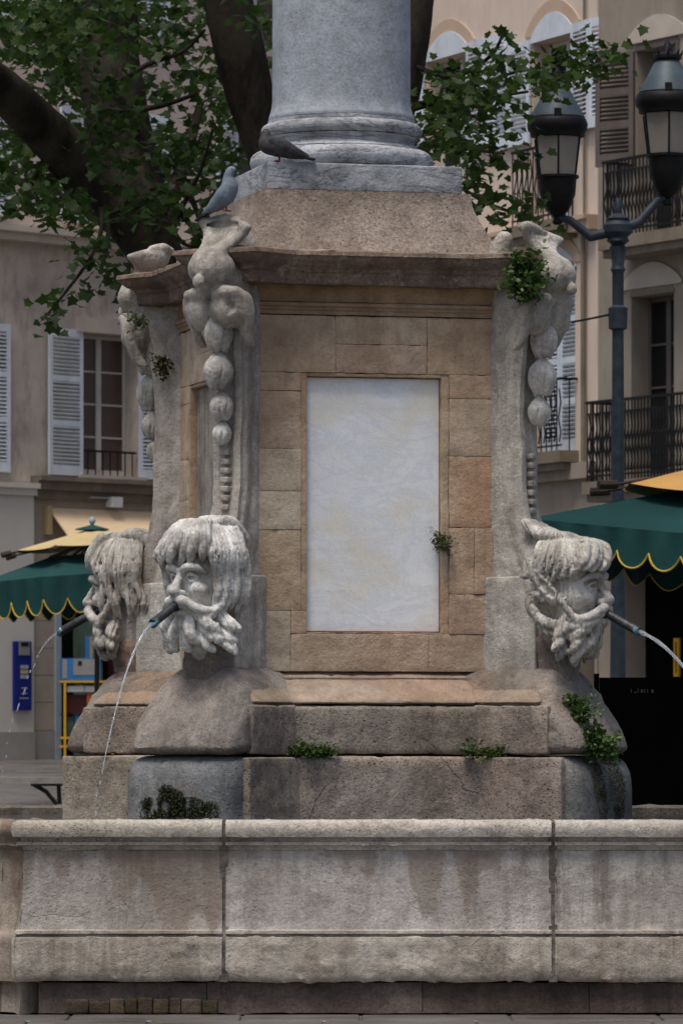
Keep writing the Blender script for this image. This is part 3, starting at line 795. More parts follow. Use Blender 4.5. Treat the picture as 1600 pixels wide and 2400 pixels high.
def scroll_mesh():
    # local: -y outward, origin at diag R = 1.25, z 3.90
    c = Clay((-0.30, -0.34, -0.24), (0.30, 0.34, 0.62), 0.0085)
    # tongue rising from the lump, flaring, with a rolled lip
    for i in range(17):
        t = i / 16
        wl = 0.055 + 0.075 * t ** 1.8; wr = 0.055 + 0.150 * t ** 1.5
        y = -0.215 + 0.25 * math.sin(t * 1.35) - 0.06 * t ** 3
        z = 0.26 + 0.20 * t
        c.tube([(-wl, y - 0.03 * t, z + 0.02 * t), (0.01, y + 0.015, z), (wr * 0.55, y - 0.01 * t, z - 0.012 * t), (wr, y - 0.07 * t, z - 0.035 * t)], [0.026 - 0.004 * t, 0.028, 0.026, 0.024 - 0.008 * t], 0.02, sub=3)
    c.tube([(-0.115, -0.015, 0.478), (-0.02, -0.005, 0.490), (0.085, -0.020, 0.476)], [0.024, 0.030, 0.022], 0.010)
    c.tube([(-0.11, -0.055, 0.452), (0.0, -0.045, 0.458), (0.10, -0.06, 0.448)], [0.016, 0.022, 0.016], 0.006, 'sub')
    # heavy lump of the volute
    c.ell((0, -0.165, 0.195), (0.138, 0.125, 0.105), 0.03)
    c.ell((0, -0.04, 0.12), (0.13, 0.16, 0.14), 0.03)
    c.tube([(-0.02, -0.27, 0.29), (-0.06, -0.305, 0.22), (-0.02, -0.30, 0.13)], [0.016, 0.015, 0.006], 0.008, 'sub')
    c.tube([(0.05, -0.26, 0.29), (0.085, -0.285, 0.20), (0.06, -0.28, 0.12)], [0.012, 0.014, 0.006], 0.008, 'sub')
    c.tube([(-0.11, -0.22, 0.27), (-0.13, -0.23, 0.19), (-0.09, -0.25, 0.12)], [0.008, 0.011, 0.005], 0.008, 'sub')
    c.ell((-0.01, -0.285, 0.115), (0.035, 0.03, 0.04), 0.010)
    # ribbon bow: two lobes and curled loops
    c.ell((-0.105, -0.10, -0.03), (0.095, 0.09, 0.115), 0.006)
    c.ell((0.085, -0.115, -0.03), (0.118, 0.10, 0.115), 0.006)
    c.tube([(-0.012, -0.20, 0.06), (-0.008, -0.21, -0.03), (-0.015, -0.18, -0.13)], [0.006, 0.011, 0.008], 0.008, 'sub')
    
    c.tube([(-0.165, -0.12, 0.0), (-0.185, -0.10, -0.04), (-0.16, -0.12, -0.08)], [0.02, 0.024, 0.012], 0.01, 'sub')
    c.tube([(0.05, -0.19, 0.05), (0.12, -0.19, 0.06), (0.19, -0.13, 0.03), (0.20, -0.10, -0.06), (0.17, -0.07, -0.17), (0.165, -0.02, -0.23)], [0.03, 0.036, 0.036, 0.036, 0.034, 0.024], 0.035)
    c.tube([(-0.05, -0.18, 0.05), (-0.13, -0.17, 0.06), (-0.19, -0.11, 0.03), (-0.195, -0.08, -0.06), (-0.165, -0.05, -0.17), (-0.16, 0.0, -0.23)], [0.025, 0.03, 0.030, 0.030, 0.028, 0.02], 0.035)
    c.tube([(0.12, -0.215, -0.005), (0.155, -0.20, -0.03), (0.13, -0.21, -0.075)], [0.012, 0.026, 0.008], 0.008, 'sub')
    # root into the pier
    c.ell((0, 0.10, 0.0), (0.12, 0.16, 0.20), 0.03)
    c.tube([(0, 0.12, 0.1), (0, 0.2, 0.28), (0, 0.16, 0.42)], [0.09, 0.08, 0.05], 0.03)
    v, q = c.mesh()
    v = weather(v, q, 0.004, 9, 0.004, 26, 12)
    v = v + vnormals(v, q) * (0.0035 * np.sin(v[:, 0] * 95 + 5 * fbm(v * 4, 2, 8)) * np.clip((0.12 - v[:, 2]) / 0.05, 0, 1))[:, None]
    return make_mesh('scroll', v, q, True, None)
scr_me = scroll_mesh()

def husk_mesh(rx, rz, seed):
    rnd = random.Random(seed)
    c = Clay((-rx * 1.4, -rx * 1.4, -rz * 1.4), (rx * 1.4, rx * 1.4, rz * 1.4), 0.0055)
    c.ell((0, 0, 0.05 * rz), (rx, rx * 0.95, rz * 0.85), 0.01)
    c.tube([(0, 0, 0), (0, 0, -rz * 0.95)], [rx * 0.9, rx * 0.55], 0.02)
    c.tube([(0, 0, rz * 0.4), (0, 0, rz * 1.05)], [rx * 0.6, rx * 0.25], 0.02)
    c.ell((0, 0, -rz * 1.22), (rx * 0.75, rx * 0.75, rz * 0.42), 0.012, 'sub')
    n = 9
    for k in range(n):
        a = 2 * math.pi * k / n + rnd.uniform(-0.25, 0.25)
        pts = []
        for t in (0.62, 0.3, 0.0, -0.5, -0.95):
            rr = rx * math.sqrt(max(0.02, 1 - (t * 0.97) ** 2)) * 1.0
            aa = a + 0.12 * math.sin(t * 2 + k)
            pts.append((rr * math.sin(aa), -rr * math.cos(aa) * 0.95, rz * t))
        c.tube(pts, [0.001, 0.004, 0.007, 0.009, 0.012], 0.006, 'sub', 3)
    v, q = c.mesh(); v = weather(v, q, 0.003, 16, 0.003, 40, seed)
    return make_mesh('husk', v, q, True, None)
husks = [husk_mesh(0.084, 0.122, 1), husk_mesh(0.086, 0.118, 2), husk_mesh(0.068, 0.092, 3), husk_mesh(0.054, 0.076, 4)]

def mask_mesh(var):
    rnd = random.Random(100 + var)
    c = Clay((-0.36, -0.34, -0.56), (0.36, 0.36, 0.46), 0.0065)
    J = lambda a: rnd.uniform(-a, a)
    # head masses
    c.ell((0, 0.06, 0.08), (0.205, 0.215, 0.265), 0.04)
    c.ell((0, 0.0, -0.06), (0.150, 0.165, 0.25), 0.04)
    c.ell((0, 0.02, -0.27), (0.145, 0.145, 0.15), 0.04)
    # neck on the shoulder block
    c.tube([(0, 0.04, -0.36), (0, 0.06, -0.46)], [0.13, 0.10], 0.03)
    # forehead and brow
    c.ell((0, -0.10, 0.10), (0.125, 0.07, 0.075), 0.03)
    c.ell((-0.075, -0.178, -0.010), (0.062, 0.046, 0.042), 0.022, 'sub'); c.ell((0.075, -0.178, -0.010), (0.062, 0.046, 0.042), 0.022, 'sub')
    for s in (-1, 1):
        c.tube([(s * 0.012, -0.182, 0.032), (s * 0.06, -0.190, 0.056), (s * 0.115, -0.158, 0.052), (s * 0.148, -0.112, 0.02)], [0.020, 0.026, 0.024, 0.012], 0.022)
        c.ell((s * 0.074, -0.128, -0.014), (0.040, 0.020, 0.021), 0.014)
        c.tube([(s * 0.034, -0.160, -0.006), (s * 0.07, -0.172, 0.012), (s * 0.112, -0.142, -0.006)], [0.006, 0.013, 0.007], 0.014)
        c.tube([(s * 0.036, -0.158, -0.016), (s * 0.072, -0.166, -0.032), (s * 0.110, -0.142, -0.014)], [0.005, 0.008, 0.005], 0.008)
        c.ell((s * 0.098, -0.115, -0.085), (0.056, 0.062, 0.052), 0.025)
        c.tube([(s * 0.036, -0.185, -0.10), (s * 0.075, -0.172, -0.145), (s * 0.10, -0.15, -0.18)], [0.004, 0.007, 0.004], 0.012, 'sub')
    # nose
    c.tube([(0, -0.165, 0.03), (0, -0.205, -0.03), (0, -0.243, -0.098)], [0.020, 0.025, 0.034], 0.018)
    c.ell((0, -0.24, -0.10), (0.033, 0.032, 0.028), 0.012)
    for s in (-1, 1):
        c.ell((s * 0.034, -0.205, -0.108), (0.022, 0.03, 0.021), 0.010)
        c.ell((s * 0.020, -0.228, -0.130), (0.009, 0.013, 0.010), 0.006, 'sub')
    # lips and mouth round the pipe
    c.tube([(-0.06, -0.165, -0.215), (0, -0.205, -0.235), (0.06, -0.165, -0.215)], [0.014, 0.024, 0.014], 0.014)
    c.ell((0, -0.235, -0.19), (0.042, 0.06, 0.026), 0.012, 'sub')
    # moustache: thick strands sweeping out into curls
    for s in (-1, 1):
        for k in range(2):
            o = k * 0.030
            c.tube([(s * 0.010, -0.222 + o * 0.4, -0.145 - o), (s * 0.06, -0.218 + o, -0.160 - o * 1.2), (s * 0.125, -0.168 + o, -0.205 - o), (s * 0.185, -0.095, -0.225 - o * 0.8 + J(0.01)), (s * (0.232 + J(0.01)), -0.045 + o, -0.175 + o * 2), (s * 0.225, -0.035, -0.12 + o)],
                   [0.026, 0.032, 0.032, 0.028, 0.020, 0.008], 0.006, sub=3)
        if var == 1:
            c.ell((s * 0.135, -0.05, -0.07), (0.06, 0.10, 0.10), 0.02)
            c.tube([(s * 0.09, -0.18, -0.235), (s * 0.17, -0.09, -0.27), (s * 0.215, 0.03, -0.27), (s * 0.235, 0.13, -0.23), (s * 0.235, 0.20, -0.15), (s * 0.225, 0.205, -0.085), (s * 0.22, 0.155, -0.07), (s * 0.215, 0.125, -0.11)], [0.034, 0.040, 0.040, 0.036, 0.034, 0.030, 0.024, 0.012], 0.005, sub=4)
            c.tube([(s * 0.12, -0.14, -0.29), (s * 0.19, -0.02, -0.325), (s * 0.215, 0.08, -0.31), (s * 0.22, 0.17, -0.26)], [0.03, 0.034, 0.03, 0.012], 0.005, sub=4)
            # pointed wing-like ear
            c.tube([(s * 0.18, 0.05, -0.10), (s * 0.212, 0.12, -0.01), (s * 0.225, 0.17, 0.06), (s * 0.235, 0.235, 0.17)], [0.05, 0.05, 0.04, 0.008], 0.012, sub=3)
            c.tube([(s * 0.225, 0.06, -0.07), (s * 0.262, 0.12, 0.0), (s * 0.265, 0.175, 0.08)], [0.02, 0.026, 0.006], 0.010, 'sub')
    # beard: bold locks round the jaw
    for ring, (zz, yy, rr, n, r0) in enumerate(((-0.265, -0.13, 0.155, 5, 0.044), (-0.335, -0.10, 0.150, 6, 0.042), (-0.39, -0.05, 0.125, 5, 0.038))):
        for k in range(n):
            a = (k - (n - 1) / 2) / ((n - 1) / 2) * 1.5
            rj = rr * (1 + J(0.08))
            x0, y0 = rj * 0.95 * math.sin(a), -rj * math.cos(a) * 0.98 + 0.01
            sw = 0.075 * (1 if a > 0 else -1) * (0.4 + abs(a)) + J(0.03)
            c.tube([(x0 * 0.9, y0 * 1.0, zz + 0.08), (x0 * 1.12, y0 * 1.14, zz + 0.02), (x0 * 1.15 + sw * 0.6, y0 * 1.10, zz - 0.045), (x0 * 0.95 + sw, y0 * 0.92 + 0.02, zz - 0.075 + J(0.02)), (x0 * 0.80 + sw * 1.2, y0 * 0.80, zz - 0.055 + J(0.02))],
                   [r0 * 0.7, r0, r0 * 0.9, r0 * 0.55, r0 * 0.25], 0.007, sub=3)
    # side locks from crown down past the ears, layered and waving
    for s in (-1, 1):
        for k in range(6):
            if var == 1:
                o = k / 5
                c.tube([(s * 0.045, -0.02 + 0.14 * o, 0.285), (s * 0.15, -0.07 + 0.23 * o, 0.25), (s * 0.212, -0.11 + 0.27 * o, 0.16), (s * 0.222, -0.10 + 0.29 * o, 0.09 + J(0.015)), (s * 0.215, -0.06 + 0.30 * o, 0.045 + J(0.02)), (s * 0.225, -0.02 + 0.30 * o, 0.055)], [0.018, 0.034, 0.036, 0.032, 0.022, 0.006], 0.002, sub=3)
                continue
            o = k / 5
            y = -0.10 + 0.26 * o; w0 = J(0.018); dp = 0.012 * (k % 2)
            c.tube([(s * 0.045, -0.02 + 0.14 * o, 0.345 - 0.02 * o), (s * (0.145 + J(0.01)), -0.07 + 0.23 * o, 0.285), (s * (0.213 + dp), y + w0, 0.15), (s * (0.205 + dp), y + 0.03 - w0, 0.01 + J(0.02)), (s * (0.212 + dp), y + 0.045 + w0 * 1.5, -0.12), (s * (0.165 + J(0.02)), y + 0.05, -0.235 + J(0.03))],
                   [0.018, 0.034, 0.039, 0.034, 0.028, 0.008], 0.005, sub=3)
    # fringe falling over the forehead, swept to one side
    n = 7
    for k in range(n):
        a = (k - (n - 1) / 2) / ((n - 1) / 2)
        sw = 0.07 + J(0.03); dp = 0.012 * (k % 2)
        ft = -0.055 if var == 1 else 0.0
        c.tube([(0.05 + 0.015 * a, 0.03, 0.35 + ft), (0.10 * a + 0.04, -0.10, 0.318 + ft + J(0.01)), (0.160 * a + 0.02, -0.190 + 0.05 * abs(a) - dp, 0.235), (0.185 * a - sw * 0.3, -0.222 + 0.07 * abs(a) - dp, 0.155), (0.185 * a - sw, -0.215 + 0.08 * abs(a), 0.10 + J(0.02)), (0.175 * a - sw * 1.3, -0.195 + 0.09 * abs(a), 0.085 + J(0.02))],
               [0.020, 0.036, 0.039, 0.034, 0.020, 0.006], 0.004, sub=3)
    # tufts sweeping back to the console
    for k in range(5):
        a = (k - 2) / 2
        if var == 1:
            c.tube([(0.06 * a, -0.02, 0.275), (0.10 * a, 0.09, 0.30 + J(0.015)), (0.13 * a, 0.19, 0.33), (0.10 * a, 0.29, 0.40)], [0.018, 0.036, 0.04, 0.03], 0.003, sub=3)
            continue
        c.tube([(0.05 * a + 0.04, -0.02, 0.325), (0.08 * a + 0.03, 0.08, 0.358 + J(0.012)), (0.12 * a, 0.17, 0.335), (0.13 * a, 0.27, 0.25)], [0.018, 0.036, 0.042, 0.038], 0.003, sub=3)
    # back mass joined to the console
    c.ell((0, 0.20, 0.05), (0.15, 0.14, 0.30), 0.03)
    c.ell((0, 0.17, 0.20), (0.13, 0.14, 0.17), 0.03)
    # engraved strands
    for s in (-1, 1):
        for k in range(22):
            y = -0.14 + 0.33 * rnd.random(); x = 0.243
            z = 0.25 - 0.4 * rnd.random()
            c.tube([(s * x * 0.92, y, z + 0.07), (s * x, y + 0.01, z), (s * x * 0.95, y + 0.03, z - 0.09)], [0.003, 0.007, 0.003], 0.006, 'sub', 2)
    v, q = c.mesh()
    v = weather(v, q, 0.005, 13, 0.004, 30, 20 + var)
    # chiselled strands in hair and beard
    hair = np.clip((v[:, 2] - 0.085) / 0.03, 0, 1) + np.clip((np.abs(v[:, 0]) - 0.165) / 0.02, 0, 1) * np.clip((v[:, 1] + 0.12) / 0.05, 0, 1) + np.clip((-0.245 - v[:, 2]) / 0.03, 0, 1) * np.clip((v[:, 2] + 0.47) / 0.03, 0, 1)
    ang = np.arctan2(v[:, 0], -v[:, 1] + 0.05)
    wv_ = np.sin(ang * 44 + 9 * fbm(v * 4, 2, 77 + var) + v[:, 2] * 16)
    wv_ = np.where(wv_ < -0.3, (wv_ + 0.3) * 3.6, 0.15 * wv_)
    v = v + vnormals(v, q) * (np.clip(hair, 0, 1) * 0.0036 * wv_)[:, None]
    return make_mesh('mask', v, q, True, None)
mask_me = {'FL': mask_mesh(0), 'FR': mask_mesh(1), 'RL': mask_mesh(2)}
mask_me['RR'] = mask_me['FL']
MASKR, MASKZ = 1.54, 2.36

def pipe_mesh():
    mb = MB()
    mb.tube([(0, 0.10, 0.045), (0, -0.02, 0.01), (0, -0.14, -0.055), (0, -0.27, -0.125)], [0.026, 0.027, 0.028, 0.029], 14)
    return mb.mesh('spout')
pipe_me = pipe_mesh()
nk_v, nk_f = grid_box(0.118, 0.10, 0.17, 0.045, 0.018)
nk_v = nk_v * np.array([1, 1, 1.0]); nk_v[:, :2] *= (1.0 + 0.10 * np.clip(-nk_v[:, 2] / 0.16, 0, 1) ** 2)[:, None]
nk_v = weather(nk_v, nk_f, 0.030, 7, 0.010, 24, 93, 0.2)
neck_me = make_mesh('neck_stone', nk_v, nk_f)
lip_me = MB().lathe([(0.020, -0.012), (0.034, -0.012), (0.036, 0.0), (0.034, 0.014), (0.027, 0.016)], 18).mesh('spout_lip')

for deg, nm in CORN:
    a = R(deg); rot = (0, 0, a)
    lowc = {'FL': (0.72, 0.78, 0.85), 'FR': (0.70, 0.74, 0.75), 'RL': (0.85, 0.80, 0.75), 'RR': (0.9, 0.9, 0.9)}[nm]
    for sx in {'FL': (1,), 'FR': (-1,)}.get(nm, (-1, 1)):
        WC = lambda v, a=a: rotz(v, a)
        stone('flank_stone', *sorted((sx * 0.370, sx * 0.424)), -1.690, -0.98, 0.40, 1.350, M['plinth'], ped, 0.022, 0.03, 0.009, 5, 0.010, 22, WC, tint(0.06, (0.96, 0.94, 0.92)), thr=0.26)
        stone('flank_stone', *sorted((sx * 0.322, sx * 0.374)), -1.575, -0.98, 1.364, 1.640, M['plinth'], ped, 0.022, 0.03, 0.009, 5, 0.010, 22, WC, tint(0.08, (0.90, 0.88, 0.88)), thr=0.26)
        def wedge(v, a=a, sx=sx):
            v = v.copy(); t = np.clip((v[:, 2] - 1.66) / 0.16, 0, 1)
            v[:, 0] -= sx * t * 0.20 * np.clip(np.abs(v[:, 0]) / 0.36, 0, 1)
            v[:, 1] += t * 0.16 * np.clip((-v[:, 1] - 1.2) / 0.4, 0, 1)
            return rotz(v, a)
        stone('flank_weathering', *sorted((sx * 0.14, sx * 0.374)), -1.53, -0.98, 1.646, 1.834, M['tan'], ped, 0.045, 0.025, 0.008, 5, 0.008, 22, wedge, tint(0.07, (0.68, 0.65, 0.64)))
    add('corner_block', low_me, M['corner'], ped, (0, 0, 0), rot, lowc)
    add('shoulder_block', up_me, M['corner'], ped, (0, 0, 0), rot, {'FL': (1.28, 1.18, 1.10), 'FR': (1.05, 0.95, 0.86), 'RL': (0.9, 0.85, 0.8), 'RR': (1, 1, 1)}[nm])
    con = add('console', con_me, M['console'], ped, (0, 0, 0), rot, tint(0.04, (1.02, 1.0, 0.98)))
    add('console_foot', foot_me, M['console'], con, color=(1.05, 1.06, 1.06))
    dv = np.array([math.sin(a), -math.cos(a)])
    add('scroll', scr_me, M['console'], con, (0, -1.25, 3.90), (0, 0, 0), (0.92, 0.90, 0.88))
    for k, (hz, hr) in enumerate(((3.735, 1.345), (3.515, 1.340), (3.32, 1.318), (3.17, 1.30))):
        if nm == 'FR' and k == 3: continue
        add('husk', husks[k], M['carved'], con, (0.004 * (-1) ** k, -hr, hz), (0, 0, 0.6 * k), tint(0.05, (1.0, 0.99, 0.97)))
    for k in range(7):
        zz = 3.07 - k * 0.052
        stone('bead', -0.026, 0.026, -1.29, -1.22, zz - 0.017, zz + 0.017, M['console'], con, 0.012, 0.02, 0.003, 30, 0, color=(0.95, 0.93, 0.9))
    mk = add('mask', mask_me[nm], M['carved'], ped, (dv[0] * MASKR, dv[1] * MASKR, MASKZ - (0.03 if nm == 'FR' else 0)), (R(0), R({'FL': 0, 'FR': 0}.get(nm, 0)), a + R(-9 if nm == 'FL' else 8 if nm == 'FR' else 16 if nm == 'RL' else 0)), {'FL': (1.12, 1.12, 1.12), 'FR': (0.92, 0.90, 0.86), 'RL': (0.80, 0.78, 0.75), 'RR': (1, 1, 1)}[nm])
    mk.scale = (0.89, 0.89, 0.89)
    add('neck_stone', neck_me, M['corner'], ped, (dv[0] * 1.45, dv[1] * 1.45, 1.880), rot, (0.95, 0.86, 0.80))
    sp = add('spout', pipe_me, M['pipe'], mk, (0, -0.17, -0.175))
    ln = Vector((0, -0.13, -0.07)).normalized()
    add('spout_lip', lip_me, M['verdigris'], mk, (0, -0.17 - 0.262, -0.175 - 0.121), (math.atan2(0.13, 0.07) - math.pi, 0, 0))

# cornice: each straight length is a stone with mitred ends
PCN = [(-0.20, 4.03), (-0.20, 4.225), (0.10, 4.225), (0.195, 4.208), (0.200, 4.185), (0.185, 4.178), (0.178, 4.158), (0.150, 4.135), (0.118, 4.118), (0.112, 4.098), (0.104, 4.094), (0.100, 4.04), (0.092, 4.03)]
cpath = []
for k in range(4):
    a = k * math.pi / 2
    for x, y in ((-0.58, -A), (0.58, -A), (0.76, -0.93), (0.93, -0.76)):
        cpath.append((x * math.cos(a) - y * math.sin(a), x * math.sin(a) + y * math.cos(a)))
n = len(cpath)
def turn(p, q, r_):
    d1 = np.array(q) - np.array(p); d2 = np.array(r_) - np.array(q)
    return math.tan(math.atan2(d1[0] * d2[1] - d1[1] * d2[0], float(d1.dot(d2))) / 2)
for i in range(n):
    p, q = cpath[i], cpath[(i + 1) % n]
    m0 = turn(cpath[i - 1], p, q); m1 = turn(p, q, cpath[(i + 2) % n])
    run_block('cornice_stone', p, q, PCN, M['cornice'], ped, m0, m1, 0.012, 0.025, 0.005, 9, 0.010, 16, tint(0.06), thr=0.24)

# frustum with concave flare
def frustum():
    zs = np.linspace(0, 1, 14); V = []; k = 34
    ring = []
    for s in range(4):
        a = s * math.pi / 2
        for t in np.linspace(-1, 1, k)[:-1]:
            ring.append((t * math.cos(a) + math.sin(a), t * math.sin(a) - math.cos(a)))
    ring = np.array(ring)
    for t in zs:
        hw = 0.80 - 0.185 * (1 - (1 - t) ** 1.7)
        V.append(np.column_stack([ring * hw, np.full(len(ring), 4.205 + 0.39 * t)]))
    m = len(ring)
    V = np.concatenate(V)
    idx = np.arange(len(V)).reshape(len(zs), m); nx = np.roll(idx, -1, 1)
    q = np.stack([idx[:-1], nx[:-1], nx[1:], idx[1:]], -1).reshape(-1, 4)
    V = weather(V, q, 0.006, 8, 0.006, 30, 61)
    fs = [list(a) for a in q] + [list(idx[-1]), list(idx[0][::-1])]
    return make_mesh('frustum', V, fs, True, 40)
add('frustum', frustum(), M['frustum'], ped, color=(1, 1, 1))

# ------------------------------------------------------------------ column on top
colm = empty('column', (0, 0, 4.597), ROT, 'smooth grey stone column on a moulded round base and square plinth', 'column')
stone('plinth', -0.575, 0.575, -0.575, 0.575, 0.002, 0.16, M['colbase'], colm, 0.008, 0.04, 0.003, 8, 0.003, 22, color=(0.85, 0.87, 0.9))
def smooth_lathe(prof, seg, seedn, amp):
    pr = []
    for i in range(len(prof) - 1):
        for j in range(3):
            t = j / 3; pr.append((prof[i][0] * (1 - t) + prof[i + 1][0] * t, prof[i][1] * (1 - t) + prof[i + 1][1] * t))
    pr.append(prof[-1])
    V = np.array([(r * math.cos(2 * math.pi * k / seg), r * math.sin(2 * math.pi * k / seg), z) for r, z in pr for k in range(seg)])
    idx = np.arange(len(V)).reshape(len(pr), seg); nx = np.roll(idx, -1, 1)
    q = np.stack([idx[:-1], nx[:-1], nx[1:], idx[1:]], -1).reshape(-1, 4)
    V = weather(V, q, amp, 7, 0.003, 25, seedn)
    fs = [list(a) for a in q] + [list(idx[-1]), list(idx[0][::-1])]
    return make_mesh('lathe', V, fs, True, 40)
bp = [(0.44, 0.163)]
for k in range(9):
    t = -math.pi / 2 + math.pi * k / 8; bp.append((0.475 + 0.062 * math.cos(t), 0.225 + 0.062 * math.sin(t)))
bp += [(0.478, 0.292), (0.462, 0.297)]
for k in range(6):
    t = k / 5; bp.append((0.462 - 0.028 * math.sin(t * math.pi) - 0.014 * t, 0.297 + 0.062 * t))
bp += [(0.448, 0.364)]
for k in range(9):
    t = -math.pi / 2 + math.pi * k / 8; bp.append((0.432 + 0.040 * math.cos(t), 0.406 + 0.040 * math.sin(t)))
bp += [(0.432, 0.449), (0.430, 0.468), (0.40, 0.469)]
add('moulded_base', smooth_lathe(bp, 96, 71, 0.003), M['colbase'], colm, color=(0.98, 0.98, 1.0))
sp = [(0.40, 0.470), (0.428, 0.471), (0.428, 0.485), (0.418, 0.51), (0.410, 0.54), (0.405, 0.58), (0.404, 1.0), (0.402, 2.0), (0.396, 3.2), (0.385, 4.4), (0.38, 4.6)]
add('shaft', smooth_lathe(sp, 96, 72, 0.0025), M['granite'], colm, color=(0.95, 0.97, 1.0))
add('capital', smooth_lathe([(0.38, 4.605), (0.42, 4.64), (0.40, 4.7), (0.40, 4.8), (0.50, 4.92), (0.54, 5.0), (0.56, 5.1), (0.30, 5.2)], 64, 73, 0.003), M['colbase'], colm, color=(1, 1, 1))
# ------------------------------------------------------------------ facades
class Facade:
    def __init__(self, name, px, Y, deg, label, cat='building'):
        X = (px - 800) * (CAM_D + Y) / FPX
        self.O = Vector((X, Y)); self.a = R(deg)
        self.e = Vector((math.cos(self.a), math.sin(self.a)))
        self.base = ground_z(Y) - 0.15
        self.root = empty(name, (X, Y, self.base), self.a, label, cat)
    def uv(self, px, py):
        d = Vector(((px - 800) / FPX, 1.0)); C = Vector((0, -CAM_D))
        # O + u e = C + t d
        rx, ry = C.x - self.O.x, C.y - self.O.y
        det = -self.e.x * d.y + self.e.y * d.x
        u = (-rx * d.y + ry * d.x) / det
        P_ = self.O + self.e * u
        t = P_.y + CAM_D
        return u, CAM_H + (YH - py) / FPX * t - self.base
    def wall(self, name, u0, u1, z0, z1, holes, mat, depth=0.32, y=0.0):
        us = sorted({u0, u1, *[h for q in holes for h in q[:2] if u0 < h < u1]})
        zs = sorted({z0, z1, *[h for q in holes for h in q[2:4] if z0 < h < z1]})
        V = []; F = []
        def quad(a, b, c, d):
            n = len(V); V.extend([a, b, c, d]); F.append([n, n + 1, n + 2, n + 3])
        for i in range(len(us) - 1):
            for j in range(len(zs) - 1):
                cu, cz = (us[i] + us[i + 1]) / 2, (zs[j] + zs[j + 1]) / 2
                if any(q[0] < cu < q[1] and q[2] < cz < q[3] for q in holes): continue
                quad((us[i], y, zs[j]), (us[i + 1], y, zs[j]), (us[i + 1], y, zs[j + 1]), (us[i], y, zs[j + 1]))
        for a, b, c, d in holes:
            c = max(c, z0); D = y + depth
            quad((a, y, c), (a, y, d), (a, D, d), (a, D, c)); quad((b, y, d), (b, y, c), (b, D, c), (b, D, d))
            quad((a, y, d), (b, y, d), (b, D, d), (a, D, d)); quad((b, y, c), (a, y, c), (a, D, c), (b, D, c))
        for u in (u0, u1):
            quad((u, y, z0), (u, y + 6, z0), (u, y + 6, z1), (u, y, z1))
        quad((u0, y, z1), (u1, y, z1), (u1, y + 6, z1), (u0, y + 6, z1))
        quad((u0, y + 6, z0), (u1, y + 6, z0), (u1, y + 6, z1), (u0, y + 6, z1))
        return add(name, make_mesh(name, V, F, False), mat, self.root)
    def box(self, name, u0, u1, y0, y1, z0, z1, mat, parent=None, color=None):
        return MB().box(u0, u1, y0, y1, z0, z1).build(name, mat, parent or self.root, color=color, smooth=False)
    def window(self, u0, u1, z0, z1, cols=2, rows=4, depth=0.22, behind='curtain', frame='whitewood'):
        wn = MB()
        t = 0.055
        wn.box(u0, u0 + t, depth, depth + 0.06, z0, z1).box(u1 - t, u1, depth, depth + 0.06, z0, z1).box(u0 + t, u1 - t, depth, depth + 0.06, z1 - t, z1).box(u0 + t, u1 - t, depth, depth + 0.06, z0, z0 + 0.09)
        W = wn.build('window', M[frame], self.root, smooth=False)
        iw = (u1 - u0 - 2 * t) / cols; ih = (z1 - z0 - t - 0.09) / rows
        for i in range(1, cols): MB().box(u0 + t + iw * i - 0.05, u0 + t + iw * i + 0.05, depth - 0.012, depth + 0.05, z0 + 0.09, z1 - t).build('mullion', M[frame], W, smooth=False)
        for j in range(1, rows): MB().box(u0 + t, u1 - t, depth + 0.002, depth + 0.045, z0 + 0.09 + ih * j - 0.014, z0 + 0.09 + ih * j + 0.014).build('glazing_bar', M[frame], W, smooth=False)
        for i in range(cols):
            for j in range(rows):
                self.box('pane', u0 + t + iw * i + 0.002, u0 + t + iw * (i + 1) - 0.002, depth + 0.020, depth + 0.026, z0 + 0.09 + ih * j, z0 + 0.09 + ih * (j + 1), M['glass'] if behind != 'dark' else M['dark'], W)
        self.box('curtain', u0, u1, depth + 0.10, depth + 0.12, z0, z1, M[behind], W)
        return W
    def shutter(self, hinge_u, wd, z0, z1, ang, mat='shutter', sections=3, y=-0.03, slats=True, warp=0.0):
        """leaf hinged at hinge_u, opening angle ang (0 = lies across +u)"""
        M_ = Matrix.Rotation(ang, 4, 'Z')
        mb = MB(); st = 0.075; t = 0.036
        mb.box(0, st, -t / 2, t / 2, 0, z1 - z0).box(wd - st, wd, -t / 2, t / 2, 0, z1 - z0)
        hts = [0.16] + [0.09] * (sections - 1) + [0.12]
        H = z1 - z0; free = (H - sum(hts)) / sections
        zc = 0; spans = []
        for k, h in enumerate(hts):
            mb.box(st, wd - st, -t / 2, t / 2, zc, zc + h); zc += h
            if k < sections: spans.append((zc, zc + free)); zc += free
        S = add('shutter', mb.mesh('shutter', False), M[mat], self.root, (hinge_u, y, z0), (0, 0, ang))
        sm = MB().box(0.0, wd - 2 * st - 0.004, -0.026, 0.026, -0.004, 0.004, Matrix.Rotation(R(38), 4, 'X')).mesh('slat', False)
        sm.materials.append(M[mat])
        for a, b in spans:
            n = max(2, int((b - a) / 0.056))
            for k in range(n):
                add('slat', sm, M[mat], S, (st + 0.002, 0, a + (k + 0.5) * (b - a) / n), (random.gauss(0, warp), 0, 0))
        return S
